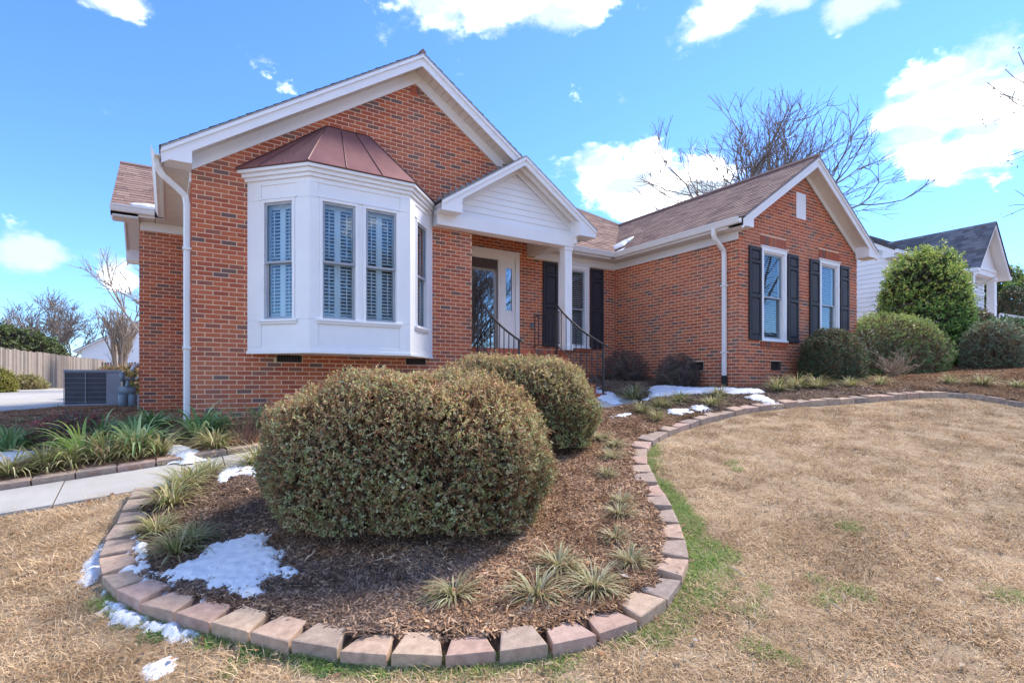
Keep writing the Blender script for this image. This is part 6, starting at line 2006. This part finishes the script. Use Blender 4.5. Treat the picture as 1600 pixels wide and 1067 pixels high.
for sg in (-1, 1):
    w_ = hw_ + .35; xe = xm + sg * w_; zo = zr - pS * w_
    mb = MB(); mb.prism([(xe, py0 - .3, zo), (xm, py0 - .3, zr), (xm, py0 - .3, zr + .2), (xe, py0 - .3, zo + .2)], (0, .05, 0)); mb.build('rake_board', M['white'], nb)
    mb = MB(); mb.prism([(xe, py0 - .25, zo + .04), (xm, py0 - .25, zr + .04), (xm, py0 - .25, zr + .08), (xe, py0 - .25, zo + .08)], (0, 4.4, 0)); mb.build('roof_soffit', M['white2'], nb)
    c, s = 1 / math.hypot(1, pS), pS / math.hypot(1, pS)
    shingles('shingles', (xe + sg * .03, py0 - .33, zo + .17), (0, 1, 0), (-sg * c, 0, s), [(0, 0), (2.2, 0), (4.6, (w_ + .03) / c), (0, (w_ + .03) / c)], M['shingle_grey'], nb, exposure=.16, seed=51)
    mb = MB(); mb.box(min(xe, xe + sg * .1), max(xe, xe + sg * .1), py0 - .3, ny0 - .4, zo + .03, zo + .16); mb.build('gutter', M['white'], nb)
# stair rail
srl = thing('stair_rail', (26.8, 6.2, .9), 'white picket stair rail at the picture edge', 'railing')
A_, B_ = Vector((26.3, 7.5, 2.62)), Vector((27.6, 4.6, 1.75))
for dz_ in (0, -.75):
    mb = MB(); mb.tube([A_ + Vector((0, 0, dz_)), B_ + Vector((0, 0, dz_))], .05, 4, True); mb.build('rail', M['white'], srl)
for i in range(17):
    p = A_.lerp(B_, i / 16); mb = MB(); mb.tube([p, p + Vector((0, 0, -.75))], .026, 4, True); mb.build('baluster', M['white'], srl)

# ------------------------------------------------------------------ air conditioner and gas meter
acx, acy = -1.42, 15.1; acz = g1(acx, acy) + .06
ac = thing('air_conditioner', (acx, acy, acz - .06), 'grey outdoor air conditioner unit beside the driveway', 'air conditioner')
mb = MB(); mb.box(acx - .62, acx + .62, acy - .02, acy + .95, acz - .08, acz); mb.build('pad', M['concrete'], ac)
F_ = ((acx - .5, acy + .05), FX, (0, -1)); W_, H_ = 1.0, .80
mb = MB(); mb.box(acx - .48, acx + .46, acy + .07, acy + .85, acz + .02, acz + H_ - .05); mb.build('coil', M['ac_dark'], ac)
mb = MB(); mb.fb(F_, 0, W_, acz, acz + .05, -.82, .0); mb.build('base_pan', M['ac'], ac, bevel=.01)
mb = MB(); mb.fb(F_, -.01, W_ + .01, acz + H_ - .06, acz + H_, -.83, .01); mb.build('top_cover', M['ac'], ac, bevel=.02)
mb = MB(); mb.fb(F_, .76, W_, acz + .05, acz + H_ - .06, -.8, -.0); mb.build('service_panel', M['ac'], ac, bevel=.01)
for i in range(7):
    z = acz + .09 + i * .105; mb = MB(); mb.fb(F_, 0, .76, z, z + .007, -.012, -.002); mb.build('grille_bar', M['ac'], ac)
for u_ in (.0, .37, .745):
    mb = MB(); mb.fb(F_, u_, u_ + .016, acz + .05, acz + H_ - .06, -.014, .0); mb.build('grille_post', M['ac'], ac)
mb = MB(); mb.tube([(acx + .56, acy + .1, acz + .6), (acx + .60, acy + .1, acz + .25), (acx + .68, acy + .08, acz + .08), (acx + .9, acy + .02, acz + .03)], .02, 6); mb.build('conduit', M['black_pipe'], ac, smooth=True)
gm = thing('gas_meter', (-.62, 12.9, g1(-.62, 12.9)), 'grey gas meter on pipes at the far wing corner', 'gas meter')
mx, my, mz = -.66, 12.75, g1(-.62, 12.75)
mb = MB()
for dx in (-.07, .07): mb.tube([(mx + dx, my, mz + .12), (mx + dx, my, mz + .15), (mx + dx, my, mz + .36)], [.05, .075, .075], 10)
mb.tube([(mx - .13, my, mz + .42), (mx + .13, my, mz + .42)], .085, 8); mb.build('meter_body', M['meter'], gm, smooth=True)
mb = MB(); mb.tube([(mx, my, mz + .48), (mx, my, mz + .56), (mx, my, mz + .62)], [.05, .035, .03], 8); mb.tube([(mx - .12, my, mz + .66), (mx + .12, my, mz + .64)], .03, 8); mb.tube([(mx - .08, my, mz + .60), (mx - .08, my, mz + .78)], .045, 8); mb.build('regulator', M['meter'], gm, smooth=True)
mb = MB(); mb.tube([(mx + .1, my, mz + .64), (-.44, my, mz + .70)], .022, 6); mb.tube([(mx + .17, my, mz + .36), (mx + .17, my, mz + .03), (mx - .5, my - .3, mz + .05)], .028, 6); mb.tube([(-.44, my + .2, mz + .92), (-.56, my + .1, mz + .9), (-.6, my + .1, mz + .8)], .04, 8); mb.build('pipe', simple('grey_pipe', (.55, .56, .57)), gm, smooth=True)

# ------------------------------------------------------------------ litter
def dead_leaf(x, y, s, label, col, seed, on=None):
    rr = random.Random(seed); mb = MB(); n = 10; pts = []
    for k in range(n):
        a = 2 * math.pi * k / n; rr_ = s * .5 * (1 if k % 2 else .72) * rr.uniform(.8, 1.1); pts.append((rr_ * math.cos(a) * 1.35, rr_ * math.sin(a) * .8, .004 + rr.uniform(0, .16) * s))
    c = (0, 0, .006)
    for k in range(n): mb.poly([c, pts[k], pts[(k + 1) % n]])
    o = mb.build('fallen_leaf', simple_cached('leaf%d' % (seed % 4), col)); o.location = (x, y, bed_z(x, y) + (.02 if inside(np.array([x]), np.array([y]), BED)[0] else .03)); o.rotation_euler = (rr.uniform(-.2, .2), rr.uniform(-.2, .2), rr.uniform(0, 6)); tag(o, label, 'leaf', 'fallen leaves')


TAN, ORG, GRY = (.50, .34, .20), (.48, .24, .11), (.42, .36, .32)
for i, (x, y, s, lab, c) in enumerate(LEAVES):
    dead_leaf(x, y, s, lab, (TAN, ORG, GRY, TAN)[i % 4], i)
for i, (x, y, L, a, lab) in enumerate(STICKS):
    mb = MB(); z = g1(x, y) + .045; mb.tube([(x - math.cos(a) * L / 2, y - math.sin(a) * L / 2, z), (x, y + .01, z + .012), (x + math.cos(a) * L / 2, y + math.sin(a) * L / 2, z + .004)], [.005, .006, .003], 5)
    tag(mb.build('fallen_stick', M['straw_twig']), lab, 'stick', 'fallen sticks')
